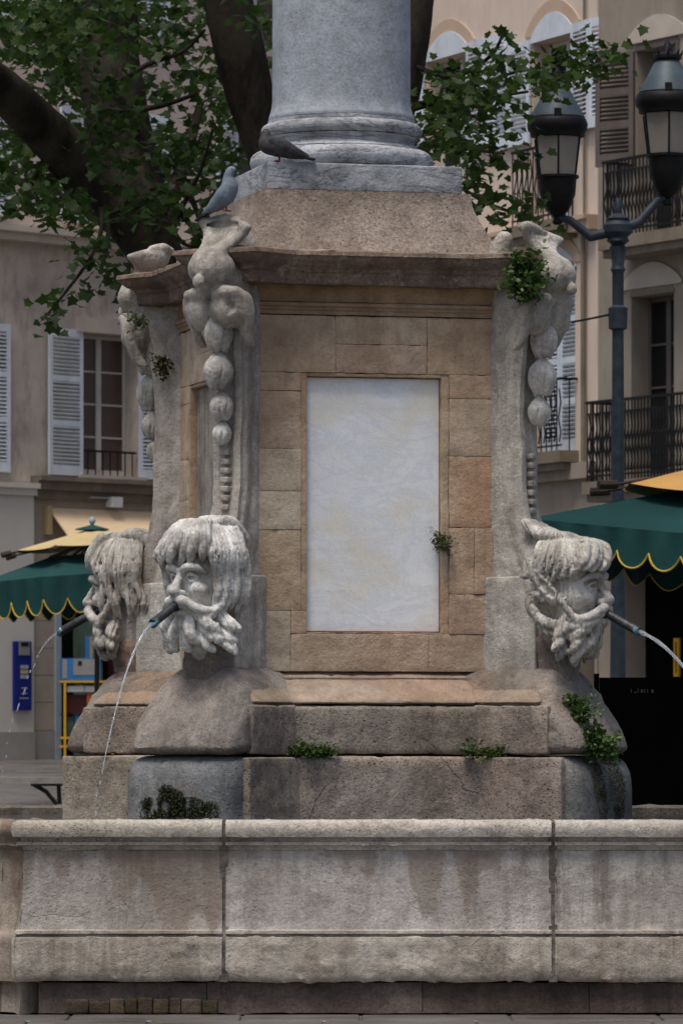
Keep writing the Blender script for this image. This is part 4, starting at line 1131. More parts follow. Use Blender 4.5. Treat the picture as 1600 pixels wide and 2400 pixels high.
    def balcony(self, u0, u1, z, out, h, mat='iron', dens=0.11, slab=0.16, slabmat='ledge', scroll=True):
        B = self.box('balcony', u0, u1, -out, 0.0, z - slab, z, M[slabmat])
        self.box('balcony_moulding', u0 + 0.03, u1 - 0.03, -out + 0.06, 0.0, z - slab - 0.10, z - slab - 0.001, M[slabmat], B)
        o = out - 0.05
        MB().box(u0 + 0.04, u1 - 0.04, -o - 0.02, -o + 0.02, z + h - 0.035, z + h).box(u0 + 0.04, u0 + 0.08, -o + 0.02, 0, z + h - 0.035, z + h).box(u1 - 0.08, u1 - 0.04, -o + 0.02, 0, z + h - 0.035, z + h).build('handrail', M[mat], B, smooth=False)
        MB().box(u0 + 0.05, u1 - 0.05, -o - 0.012, -o + 0.012, z + 0.06, z + 0.085).build('bottom_rail', M[mat], B, smooth=False)
        bm_ = MB().tube([(0, 0, z), (0, 0, z + h - 0.03)], 0.011, 5).mesh('baluster'); bm_.materials.append(M[mat])
        sc = MB().tube([(0.0, 0, z + 0.12), (0.045, 0, z + 0.25), (-0.03, 0, z + h * 0.45), (0.045, 0, z + h * 0.65), (0.0, 0, z + h * 0.85)], 0.012, 5).mesh('scrollwork'); sc.materials.append(M[mat])
        u = u0 + 0.06
        while u < u1 - 0.04:
            add('baluster', bm_, M[mat], B, (u, -o, 0))
            if scroll: add('scrollwork', sc, M[mat], B, (u + dens * 0.5, -o, 0))
            u += dens
        k = 0.12
        while k < o - 0.05:
            for uu in (u0 + 0.06, u1 - 0.06): add('baluster', bm_, M[mat], B, (uu, -k, 0))
            k += dens
        return B
    def arch_board(self, u0, u1, z, rise, mat, y=-0.03, name='arched_board', th=0.05, sag=0.0):
        mb = MB(); n = 16; top = []
        for i in range(n + 1):
            t = i / n; top.append((u0 + (u1 - u0) * t, z + rise * math.sin(math.pi * t) ** 0.8 + 0.04))
        for i in range(n):
            (a, za), (b, zb) = top[i], top[i + 1]
            k = len(mb.v)
            mb.v += [(a, y, z), (b, y, z), (b, y, zb), (a, y, za), (a, y + th, z), (b, y + th, z), (b, y + th, zb), (a, y + th, za)]
            mb.f += [[k, k + 1, k + 2, k + 3], [k + 5, k + 4, k + 7, k + 6], [k + 3, k + 2, k + 6, k + 7], [k + 1, k, k + 4, k + 5]]
        return mb.build(name, M[mat], self.root, smooth=False)

# ---- left house
LB = Facade('corner_house', 150, 50, 46, 'beige and pink plastered house with pale blue shutters behind the plane tree')
u_l = LB.uv(-120, 1200)[0]; u_r = 9.5
zc0 = LB.uv(100, 572)[1]; zc1 = LB.uv(100, 545)[1]
zl = LB.uv(200, 1135)[1]
ztop = LB.uv(100, -900)[1]
a0, za1 = LB.uv(192, 779); a1 = LB.uv(322, 779)[0]; za0 = LB.uv(192, 1112)[1]
spc = 3.42
holesL = []
wins = []
for k in (-1, 0, 1, 2):
    q = (a0 + k * spc, a1 + k * spc, za0, za1); holesL.append(q); wins.append((q, 0))
for lev, (pt, pb) in enumerate(((255, 520), (-230, 60))):
    zt = LB.uv(192, pt)[1]; zb = LB.uv(192, pb)[1]
    for k in (-1, 0, 1, 2):
        q = (a0 + k * spc, a1 + k * spc, zb, zt); holesL.append(q); wins.append((q, 1 + lev))
shop0 = LB.uv(137, 1500)[0]; shop1 = shop0 + 5.2; shopz = LB.uv(137, 1300)[1]
LB.wall('wall', u_l - 4, u_r, zl, zc0, [h for h, l in wins if l == 0], M['plasterL'])
LB.wall('upper_wall', u_l - 4, u_r, zc0, ztop, [h for h, l in wins if l > 0], M['plasterPink'])
LB.wall('shop_wall', u_l - 4, u_r, -0.3, zl, [(shop0, shop1, -0.3, shopz)], M['beigeslab'], 1.6)
LB.box('cornice', u_l - 4, u_r, -0.22, -0.001, zc0, zc1 - 0.05, M['lintel']); LB.box('cornice_lip', u_l - 4, u_r, -0.30, -0.002, zc1 - 0.05, zc1 + 0.05, M['lintel'])
LB.box('string_course', LB.uv(72, 1130)[0], u_r, -0.18, -0.001, zl - 0.12, zl + 0.02, M['ledge']); LB.box('string_lip', LB.uv(72, 1130)[0], u_r, -0.25, -0.002, zl + 0.02, zl + 0.09, M['ledge'])
LB.box('string_fascia', LB.uv(74, 1130)[0], u_r, -0.10, -0.003, zl - 0.26, zl - 0.121, M['ledge'])
for q, lev in wins:
    b0, b1, c0, c1 = q
    LB.window(b0 + 0.01, b1 - 0.01, c0 + 0.01, c1 - 0.01, 2, 4, 0.20 if lev else 0.26)
    LB.box('window_sill', b0 - 0.12, b1 + 0.12, -0.10, 0.02, c0 - 0.10, c0 - 0.002, M['lintel'])
    LB.box('lintel', b0 - 0.16, b1 + 0.10, -0.09, -0.001, c1 + 0.004, c1 + 0.24, M['lintel'])
    wd = (b1 - b0) / 2 + 0.02
    vis = lev == 0
    LB.shutter(b0 - 0.01, wd + (0.16 if vis else 0), c0 - 0.03, c1 + 0.03, R(180 + (5 if vis else 14)), warp=0.05, sections=3 if vis else 2)
    LB.shutter(b1 + 0.01, wd, c0 - 0.03, c1 + 0.03, R(-5), warp=0.05, sections=3 if vis else 2)
    if lev == 0:
        rl = MB().box(b0 + 0.03, b1 - 0.03, -0.02, 0.01, c0 + 0.36, c0 + 0.395).build('window_rail', M['iron'], LB.root, smooth=False)
        for k in range(7): MB().box(b0 + 0.12 + k * (b1 - b0 - 0.24) / 6, b0 + 0.135 + k * (b1 - b0 - 0.24) / 6, -0.014, 0.002, c0, c0 + 0.36).build('rail_bar', M['iron'], rl, smooth=False)
# shop front
p0, p1 = LB.uv(-40, 1500)[0] - 1, LB.uv(66, 1500)[0]
zp = LB.uv(60, 1138)[1]
LB.box('cream_pilaster', p0, p1, -0.14, -0.001, LB.uv(60, 1716)[1], zp - 0.16, M['creamwall']); LB.box('pilaster_cap', p0, p1 + 0.03, -0.19, -0.002, zp - 0.16, zp - 0.05, M['creamwall']); LB.box('pilaster_cap', p0, p1 + 0.06, -0.23, -0.004, zp - 0.05, zp + 0.03, M['creamwall'])
LB.box('pilaster_base', p0, p1, -0.17, -0.001, -0.2, LB.uv(60, 1716)[1] - 0.004, M['greyslab'])
b0, b1 = p1 + 0.012, LB.uv(122, 1500)[0]
zz = [LB.uv(100, y)[1] for y in (1712, 1646, 1583, 1519, 1455, 1391, 1330)]
for k in range(6): LB.box('facing_slab', b0, b1, -0.05, -0.001, zz[k] + 0.004, zz[k + 1] - 0.004, M['beigeslab'], color=None)
LB.box('facing_base', b0, b1, -0.07, -0.001, -0.2, zz[0] - 0.004, M['greyslab'])
LB.box('door_post', b1 + 0.006, b1 + 0.12, -0.09, 0.05, -0.2, shopz, M['steel'])
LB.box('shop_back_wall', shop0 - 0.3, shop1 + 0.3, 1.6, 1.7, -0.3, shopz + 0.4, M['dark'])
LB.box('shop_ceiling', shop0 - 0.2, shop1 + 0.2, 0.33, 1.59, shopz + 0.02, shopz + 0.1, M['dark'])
# pale awning over the shop
aw0, awz1 = LB.uv(112, 1190); awz0 = LB.uv(112, 1262)[1]
mb = MB(); L_ = 6.0
mb.v += [(aw0, 0 - 0.03, awz1), (aw0 + L_, -0.03, awz1), (aw0 + L_, -0.45, awz0), (aw0 + 0.06, -0.45, awz0), (aw0, -0.03, awz1 - 0.03), (aw0 + L_, -0.03, awz1 - 0.03), (aw0 + L_, -0.45, awz0 - 0.03), (aw0 + 0.06, -0.45, awz0 - 0.03)]
mb.f += [[3, 2, 1, 0], [4, 5, 6, 7], [0, 1, 5, 4], [1, 2, 6, 5], [2, 3, 7, 6], [3, 0, 4, 7]]
aw = mb.build('awning', M['peachcanvas'], LB.root, smooth=False)
LB.box('awning_bracket', aw0 - 0.10, aw0 - 0.005, -0.12, -0.005, awz1 - 0.42, awz1 + 0.03, M['cream'], aw)
# wall lamp above the awning
lu, lz = LB.uv(195, 1172); lu2 = LB.uv(255, 1172)[0]
wl = empty('wall_light', tuple(LB.root.matrix_basis @ Vector((lu, 0, lz))), LB.a, 'small white wall light on a thin bracket above the pale awning', 'light')
MB().tube([(0, 0, 0), (0.05, -0.12, 0.04), (lu2 - lu, -0.14, 0.04)], 0.014, 6).build('bracket', M['steel'], wl)
MB().box(lu2 - lu - 0.12, lu2 - lu + 0.10, -0.22, -0.06, -0.10, 0.06).build('lamp_head', M['white'], wl, smooth=False)
# blue enamel sign
su0, sz1 = LB.uv(15, 1503); su1, sz0 = LB.uv(55, 1665)
sg = empty('blue_sign', tuple(LB.root.matrix_basis @ Vector((su0, -0.145, sz0))), LB.a, 'tall narrow royal blue sign on the cream shop pilaster', 'sign')
W_, H_ = su1 - su0, sz1 - sz0
MB().box(0, W_, -0.05, 0.0, 0, H_).build('panel', M['blue'], sg, smooth=False)
MB().box(W_ * 0.25, W_ * 0.88, -0.058, -0.0505, H_ * 0.80, H_ * 0.99).build('card_reader', M['greycard'], sg, smooth=False)
MB().box(W_ * 0.35, W_ * 0.80, -0.064, -0.0585, H_ * 0.93, H_ * 0.985).build('slot', M['iron'], sg, smooth=False)
for k, (c, h) in enumerate((('steel', 0.60), ('cream', 0.53), ('steel', 0.46))):
    for j in range(2): MB().box(W_ * (0.34 + 0.24 * j), W_ * (0.55 + 0.24 * j), -0.055, -0.0505, H_ * h, H_ * (h + 0.055)).build('pictogram', M[c], sg, smooth=False)
for h, x0, x1 in ((0.315, 0.40, 0.76), (0.24, 0.42, 0.72), (0.17, 0.30, 0.80)):
    MB().box(W_ * x0, W_ * x1, -0.054, -0.0505, H_ * h, H_ * (h + 0.010)).build('white_line', M['white'], sg, smooth=False)

# newspaper rack in the shop door
Yr = 47.5
def RX(px): return (px - 800) * (CAM_D + Yr) / FPX
def RZ(py): return CAM_H + (YH - py) * (CAM_D + Yr) / FPX
gz = ground_z(Yr)
rack = empty('display_rack', (RX(150), Yr, gz), R(8), 'yellow tubular display rack with blue and orange goods in the shop doorway', 'rack')
def rk(name, px0, px1, y0, y1, z0y, z1y, mat, parent=None):
    return MB().box(RX(px0) - RX(150), RX(px1) - RX(150), y0, y1, RZ(z0y) - gz, RZ(z1y) - gz).build(name, M[mat], parent or rack, smooth=False)
for (x0, x1) in ((150, 155), (262, 267)):
    rk('post', x0, x1, -0.02, 0.02, 1790, 1598, 'yellow')
for y in (1600, 1732, 1752): rk('rail', 142, 270, -0.022, 0.018, y, y - 5, 'yellow')
rk('post', 172, 177, -0.02, 0.02, 1752, 1732, 'yellow')
rk('rail', 144, 270, 0.36, 0.40, 1600, 1595, 'yellow'); rk('rail', 144, 270, 0.36, 0.40, 1752, 1747, 'yellow')
for yb in (1604, 1676, 1736): rk('shelf', 146, 268, 0.022, 0.36, yb, yb - 3, 'iron')
goods = [('blue_display_box', 145, 236, 0.0, 0.35, 1595, 1543, 'skyblue', 'blue display box with a grey face on top of the yellow rack', 'box'),
         ('paper_tray', 160, 198, 0.03, 0.28, 1622, 1608, 'white', 'white tray of small cards on the rack, next to the yellow post', 'tray'),
         ('paper_tray', 200, 236, 0.03, 0.28, 1622, 1608, 'white', 'white tray of small cards on the rack, farther from the post', 'tray'),
         ('orange_box', 205, 262, 0.06, 0.3, 1672, 1625, 'orange', 'plain orange carton on the middle shelf of the rack', 'box'),
         ('dark_red_box', 158, 203, 0.08, 0.3, 1672, 1628, 'oxblood', 'dark red carton on the middle shelf of the rack', 'box'),
         ('blue_bag', 178, 216, 0.04, 0.26, 1728, 1674, 'skyblue', 'blue gift bag printed with an orange flower and a red block', 'bag'),
         ('dark_carton', 158, 176, 0.06, 0.3, 1730, 1680, 'darkgreen', 'dull green carton beside the blue gift bag', 'box')]
for nm, x0, x1, ya, yb, zb_, zt_, mt, lab, ct in goods:
    W0 = Vector((RX(x0) - RX(150), 0, 0)); 
    base = rack.matrix_basis @ Vector((RX(x0) - RX(150), ya, RZ(zb_) - gz))
    w_, h_ = RX(x1) - RX(x0), RZ(zt_) - RZ(zb_)
    e = empty(nm, tuple(base), R(8), lab, ct)
    mb = MB().box(0, w_, 0, yb - ya, 0.004, h_)
    mb.build('body', M[mt], e, smooth=False)
    if nm == 'blue_display_box':
        MB().box(w_ * 0.30, w_ * 0.95, -0.006, -0.001, h_ * 0.25, h_ * 0.97).build('grey_face', M['greycard'], e, smooth=False)
        MB().box(w_ * 0.42, w_ * 0.52, -0.010, -0.0065, h_ * 0.68, h_ * 0.88).build('dark_mark', M['iron'], e, smooth=False)
        MB().box(w_ * 0.02, w_ * 0.14, -0.006, -0.001, h_ * 0.1, h_ * 0.95).build('grey_side', M['greycard'], e, smooth=False)
    if nm == 'blue_bag':
        MB().box(w_ * 0.30, w_ * 0.62, -0.006, -0.001, h_ * 0.66, h_ * 0.86).build('orange_print', M['orange'], e, smooth=False)
        MB().box(w_ * 0.55, w_ * 0.76, -0.006, -0.001, h_ * 0.36, h_ * 0.54).build('red_print', M['orange'], e, smooth=False)
        MB().box(w_ * 0.28, w_ * 0.84, -0.006, -0.001, h_ * 0.24, h_ * 0.34).build('white_print', M['white'], e, smooth=False)
        MB().tube([(w_ * 0.35, 0.1, h_), (w_ * 0.40, 0.08, h_ + 0.2), (w_ * 0.55, 0.08, h_ + 0.2), (w_ * 0.62, 0.1, h_)], 0.02, 6).build('handle', M['skyblue'], e)
    if nm == 'paper_tray':
        for j in range(2): MB().box(w_ * (0.1 + 0.42 * j), w_ * (0.45 + 0.42 * j), 0.03, 0.05, h_, h_ + 0.10).build('card', M['cream' if j else 'darkgreen'], e, smooth=False)
# tall display case behind the rack
dc = empty('display_case', tuple(P(200, 1790, 49.2)), R(20), 'dim tall case with green and brown packets deep in the shop doorway', 'case')
dc.location.z = ground_z(49.2)
MB().box(-0.1, 0.28, 0, 0.3, 0, 2.2).build('body', M['darkgreen'], dc, smooth=False)
MB().box(0.50, 0.85, 0.1, 0.4, 0, 2.0).build('body', M['oxblood'], dc, smooth=False)
for k in range(5): MB().box(-0.08 + 0.07 * k, -0.02 + 0.07 * k, -0.03, -0.001, 1.55, 1.9).build('packet', M[('darkgreen', 'skyblue', 'greycard', 'darkgreen', 'cream')[k]], dc, smooth=False)
for k in range(2): MB().box(0.55, 0.75, 0.06, 0.099, 0.9 + 0.4 * k, 1.25 + 0.4 * k).build('packet', M['orange'], dc, smooth=False)

# ---- right houses
RB = Facade('peach_house', 1200, 42.0, -66, 'peach plastered house with arched blue-white window heads')
u0 = -5.2; u1 = RB.uv(1400, 800)[0]
zt = 16.0
zs5 = RB.uv(1300, 533)[1]; zlow = RB.uv(1300, 1112)[1]
w1 = (RB.uv(1000, 150)[0], RB.uv(1098, 120)[0], RB.uv(1050, 480)[1], RB.uv(1050, 133)[1])
w2 = (RB.uv(1248, 100)[0], RB.uv(1343, 60)[0], zs5 + 0.06, RB.uv(1300, 88)[1])
w3 = (RB.uv(1262, 640)[0], RB.uv(1347, 620)[0], RB.uv(1300, 1062)[1], RB.uv(1300, 640)[1])
w4 = (w1[0], w1[1], w3[2], w3[3])
RB.wall('wall', u0, u1, zlow, zt, [w1, w2, w3, w4], M['plasterR'])
so0, so1 = RB.uv(1397, 1500)[0], RB.uv(1397, 1500)[0] + 7.5
RB.wall('ground_floor_wall', u0, u1 - 0.02, -0.4, zlow, [(RB.uv(1310, 1500)[0], RB.uv(1346, 1500)[0], -0.4, RB.uv(1330, 1400)[1])], M['plasterR2'], 1.2)
RB.box('cornice', u0, u1, -0.16, -0.001, zs5 - 0.14, zs5, M['trimR']); RB.box('cornice_lip', u0, u1, -0.22, -0.002, zs5, zs5 + 0.06, M['trimR'])
RB.box('string_course', u0, u1, -0.12, -0.001, zlow - 0.10, zlow + 0.12, M['plasterR2'])
for i, q in enumerate((w1, w2, w3, w4)):
    RB.arch_board(q[0] - 0.05, q[1] + 0.05, q[3], 0.32, 'shutter')
    RB.arch_board(q[0] - 0.22, q[1] + 0.22, q[3] + 0.10, 0.40, 'trimR', y=-0.02, name='arch_surround', th=0.0185)
    if i < 2: RB.window(q[0] + 0.01, q[1] - 0.01, q[2] + 0.01, q[3] - 0.01, 2, 4, 0.24, 'dark')
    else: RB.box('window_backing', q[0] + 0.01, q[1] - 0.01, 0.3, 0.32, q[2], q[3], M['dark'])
sh = RB.uv(1390, 300)[1]
for wq, pb in ((w1, 345), (w2, 303)):
    zb_ = RB.uv((1160 if wq is w1 else 1385), pb)[1]
    for k in range(2):
        RB.shutter(wq[1] + 0.02 + 0.64 * k, 0.63, zb_, wq[3] + 0.10, R(-4 if k == 0 else 7), sections=2, y=-0.04 - 0.045 * k)
        RB.shutter(wq[0] - 0.02 - 0.60 * k, 0.59, zb_, wq[3] + 0.05, R(184 if k == 0 else 173), sections=2, y=-0.04 - 0.045 * k)
for q in (w3, w4):
    mid = (q[0] + q[1]) / 2
    RB.shutter(q[0] + 0.01, mid - q[0] - 0.015, q[2] + 0.02, q[3] - 0.01, 0.0, sections=4, y=0.06)
    RB.shutter(q[1] - 0.01, q[1] - mid - 0.015, q[2] + 0.02, q[3] - 0.01, R(180), sections=4, y=0.06)
    RB.balcony(q[0] - 0.12, q[1] + 0.12, q[2], 0.30, 1.0, dens=0.16)
RB.balcony(w2[0] - 0.15, w2[1] + 0.15, zs5 + 0.062, 0.32, 1.05, dens=0.16)
pu = RB.uv(1374, 900)[0]
MB().tube([(pu, -0.06, zlow), (pu, -0.06, zs5 - 0.2)], 0.035, 8).build('downpipe', M['ledge'], RB.root)
MB().tube([(pu + 0.02, -0.05, zs5 + 0.1), (pu + 0.02, -0.05, zt)], 0.02, 8).build('cable_run', M['ledge'], RB.root)

RB2 = Facade('grey_house', 1402, 37.4, -60, 'grey beige house with brown shutters and black iron balconies behind the lamp')
v1 = 8.0
za, zb = RB2.uv(1500, 560)[1], RB2.uv(1500, 1130)[1]
x1a, x1b = RB2.uv(1490, 200)[0], RB2.uv(1590, 200)[0]
q1 = (x1a, x1b, za + 0.02, RB2.uv(1540, 110)[1])
q2 = (RB2.uv(1478, 800)[0], RB2.uv(1578, 800)[0], zb + 0.02, RB2.uv(1530, 690)[1])
RB2.wall('wall', 0.0, v1, zb - 0.3, zt, [q1, q2], M['plasterR2'])
RB2.wall('ground_floor_wall', 0.0, v1, -0.4, zb - 0.3, [(0.35, v1 - 0.3, -0.4, RB2.uv(1500, 1330)[1])], M['plasterR2'], 0.5)
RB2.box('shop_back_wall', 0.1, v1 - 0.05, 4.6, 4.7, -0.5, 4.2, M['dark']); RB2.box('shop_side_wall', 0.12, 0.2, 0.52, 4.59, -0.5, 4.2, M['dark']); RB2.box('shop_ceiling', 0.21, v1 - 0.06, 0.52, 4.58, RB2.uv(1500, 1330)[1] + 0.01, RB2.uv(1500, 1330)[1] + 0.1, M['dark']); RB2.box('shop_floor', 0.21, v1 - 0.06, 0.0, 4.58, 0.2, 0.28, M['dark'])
RB2.box('brown_pillar', -0.62, -0.10, -0.25, -0.003, -0.3, RB2.uv(1390, 1400)[1], M['ledge'])
for q in (q1, q2):
    RB2.window(q[0] + 0.01, q[1] - 0.01, q[2] + 0.01, q[3] - 0.01, 2, 4, 0.26, 'dark', 'browngrey')
    RB2.arch_board(q[0] - 0.02, q[1] + 0.02, q[3], 0.18, 'browngrey' if q is q1 else 'ledge', y=-0.012, th=0.011)
    RB2.arch_board(q[0] - 0.22, q[1] + 0.22, q[3] + 0.1, 0.28, 'lintel', y=-0.03, name='arch_surround', th=0.017)
RB2.shutter(q1[0] - 0.01, 0.62, RB2.uv(1490, 385)[1], q1[3], R(180 + 20), 'browngrey', 3)
RB2.shutter(q1[1] + 0.01, 0.75, RB2.uv(1490, 385)[1], q1[3], R(180 - 25), 'browngrey', 3)
RB2.balcony(0.75, v1 - 0.6, za, 0.50, 1.0, dens=0.085)
RB2.balcony(0.55, v1 - 0.6, zb, 0.62, 1.05, dens=0.075)
# dim framed things at the back of the right-hand shop
for k, (px, py, w_, h_, mt, lab) in enumerate(((1572, 1524, 0.24, 0.28, 'oxblood', 'small red picture frame deep in the dark shop'), (1530, 1545, 0.2, 0.36, 'orange', 'brownish orange framed card deep in the dark shop'), (1500, 1540, 0.12, 0.5, 'yellow', 'narrow dull yellow frame deep in the dark shop'), (1415, 1540, 0.22, 0.6, 'greycard', 'grey notice on the shop wall next to the brown pillar'))):
    uu, zz_ = RB2.uv(px, py)
    o_ = RB2.root.matrix_basis @ Vector((uu, 0.55, zz_))
    f = empty('picture_frame', tuple(o_), RB2.a, lab, 'frame')
    MB().box(-w_ / 2, w_ / 2, 0, 0.03, -h_ / 2, -h_ / 2 + 0.04).box(-w_ / 2, w_ / 2, 0, 0.03, h_ / 2 - 0.04, h_ / 2).box(-w_ / 2, -w_ / 2 + 0.04, 0, 0.03, -h_ / 2 + 0.04, h_ / 2 - 0.04).box(w_ / 2 - 0.04, w_ / 2, 0, 0.03, -h_ / 2 + 0.04, h_ / 2 - 0.04).build('frame', M[mt], f, smooth=False)
    MB().box(-w_ / 2 + 0.04, w_ / 2 - 0.04, 0.012, 0.02, -h_ / 2 + 0.04, h_ / 2 - 0.04).build('picture', M['dark' if k == 0 else 'oxblood' if k < 3 else 'greycard'], f, smooth=False)

# ------------------------------------------------------------------ street lamp
LY = 14.0
sL = FPX / (CAM_D + LY)
lx = (1447 - 800) / sL
lamp = empty('street_lamp', (lx, LY, ground_z(LY)), 0, 'blue-grey iron lamp post with two frosted glass lanterns', 'street lamp')
def LZ(y): return CAM_H + (YH - y) / sL - ground_z(LY)
MB().lathe([(0.16, 0.0), (0.16, 0.25), (0.12, 0.3), (0.10, 0.9), (0.075, 1.0), (0.055, LZ(1150)), (0.050, LZ(775)), (0.080, LZ(770)), (0.085, LZ(722)), (0.05, LZ(716)), (0.050, LZ(640)), (0.065, LZ(632)), (0.05, LZ(622)), (0.075, LZ(580)), (0.045, LZ(572))], 20).build('pole', M['irongrey'], lamp)
MB().lathe([(0.05, LZ(575)), (0.10, LZ(565)), (0.085, LZ(556)), (0.125, LZ(545)), (0.13, LZ(528)), (0.09, LZ(518)), (0.10, LZ(512)), (0.06, LZ(505)), (0.03, LZ(500)), (0.04, LZ(480)), (0.01, LZ(465))], 20).build('hub', M['irongrey'], lamp)
lan_defs = [(-0.52, 412, 1.0), (0.425, 362, 1.06)]
for dx, yb, sc in lan_defs:
    z0 = LZ(yb)
    arm = MB().tube([(0, 0, LZ(540)), (dx * 0.45, 0, LZ(555 if dx < 0 else 520)), (dx * 0.8, 0, LZ(515 if dx < 0 else 470)), (dx, 0, z0 - 0.36)], [0.05, 0.045, 0.035, 0.03], 10).build('arm', M['irongrey'], lamp)
    k = sc
    L = MB().lathe([(0.03, -0.42 * k), (0.045, -0.40 * k), (0.03, -0.36 * k), (0.10, -0.30 * k), (0.155, -0.16 * k), (0.165, -0.03 * k), (0.185, -0.02 * k), (0.185, 0.0)], 6 * 4).build('lantern', M['iron'], lamp, (dx, 0, z0))
    n6 = 6
    for j in range(n6):
        t0 = 2 * math.pi * (j + 0.5) / n6; t1 = 2 * math.pi * (j + 1.5) / n6
        r0, r1, h = 0.172 * k, 0.212 * k, 0.325 * k
        c0, s0, c1, s1 = math.cos(t0), math.sin(t0), math.cos(t1), math.sin(t1)
        mb = MB(); q = 0.96
        mb.v += [(r0 * c0, r0 * s0, 0.003), (r0 * c1, r0 * s1, 0.003), (r1 * c1, r1 * s1, h), (r1 * c0, r1 * s0, h)]
        mb.v += [(x * q, y * q, z) for x, y, z in mb.v[:4]]
        mb.f += [[0, 1, 2, 3], [7, 6, 5, 4], [0, 4, 5, 1], [3, 2, 6, 7]]
        mb.build('glass_pane', M['lampglass'], L, smooth=False)
        MB().tube([(r0 * c0 * 1.02, r0 * s0 * 1.02, 0.0), (r1 * c0 * 1.02, r1 * s0 * 1.02, h)], 0.010, 6).build('glazing_bar', M['iron'], L)
    MB().lathe([(0.20 * k, 0.327 * k), (0.232 * k, 0.335 * k), (0.236 * k, 0.37 * k), (0.255 * k, 0.39 * k), (0.262 * k, 0.44 * k), (0.250 * k, 0.48 * k), (0.235 * k, 0.495 * k), (0.20 * k, 0.50 * k)], 32).build('gallery', M['iron'], L)
    MB().lathe([(0.235 * k, 0.502 * k), (0.225 * k, 0.53 * k), (0.165 * k, 0.63 * k), (0.115 * k, 0.73 * k), (0.09 * k, 0.76 * k)], 32).build('roof', M['roofpaint'], L)
    for j in range(3):
        tt = 2 * math.pi * j / 3 - 1.75
        MB().box(-0.03, 0.03, -0.245 * k, -0.20 * k, 0.49 * k, 0.555 * k, Matrix.Rotation(tt + math.pi / 2 + 0.15, 4, 'Z')).build('vent', M['iron'], L, smooth=False)
    mb = MB().lathe([(0.09 * k, 0.762 * k), (0.115 * k, 0.775 * k), (0.115 * k, 0.80 * k), (0.05 * k, 0.83 * k), (0.035 * k, 0.88 * k), (0.01, 0.93 * k)], 24)
    for j in range(8):
        t = 2 * math.pi * j / 8
        mb.tube([(0.10 * k * math.cos(t), 0.10 * k * math.sin(t), 0.79 * k), (0.13 * k * math.cos(t), 0.13 * k * math.sin(t), 0.85 * k)], [0.016, 0.003], 5)
    mb.build('crown', M['iron'], L)
cb = MB()
p = P(1425, 738, LY); q = P(1180, 772, LY - 1.0)
cb.tube([tuple(p + (q - p) * t + Vector((0, 0, -0.02 * math.sin(math.pi * t)))) for t in np.linspace(0, 1, 8)] + [tuple(P(900, 840, LY + 5)), tuple(P(640, 860, LY + 30))], 0.010, 6)
tag(cb.build('cable', M['iron']), 'thin black cable strung from the lamp post collar', 'cable')

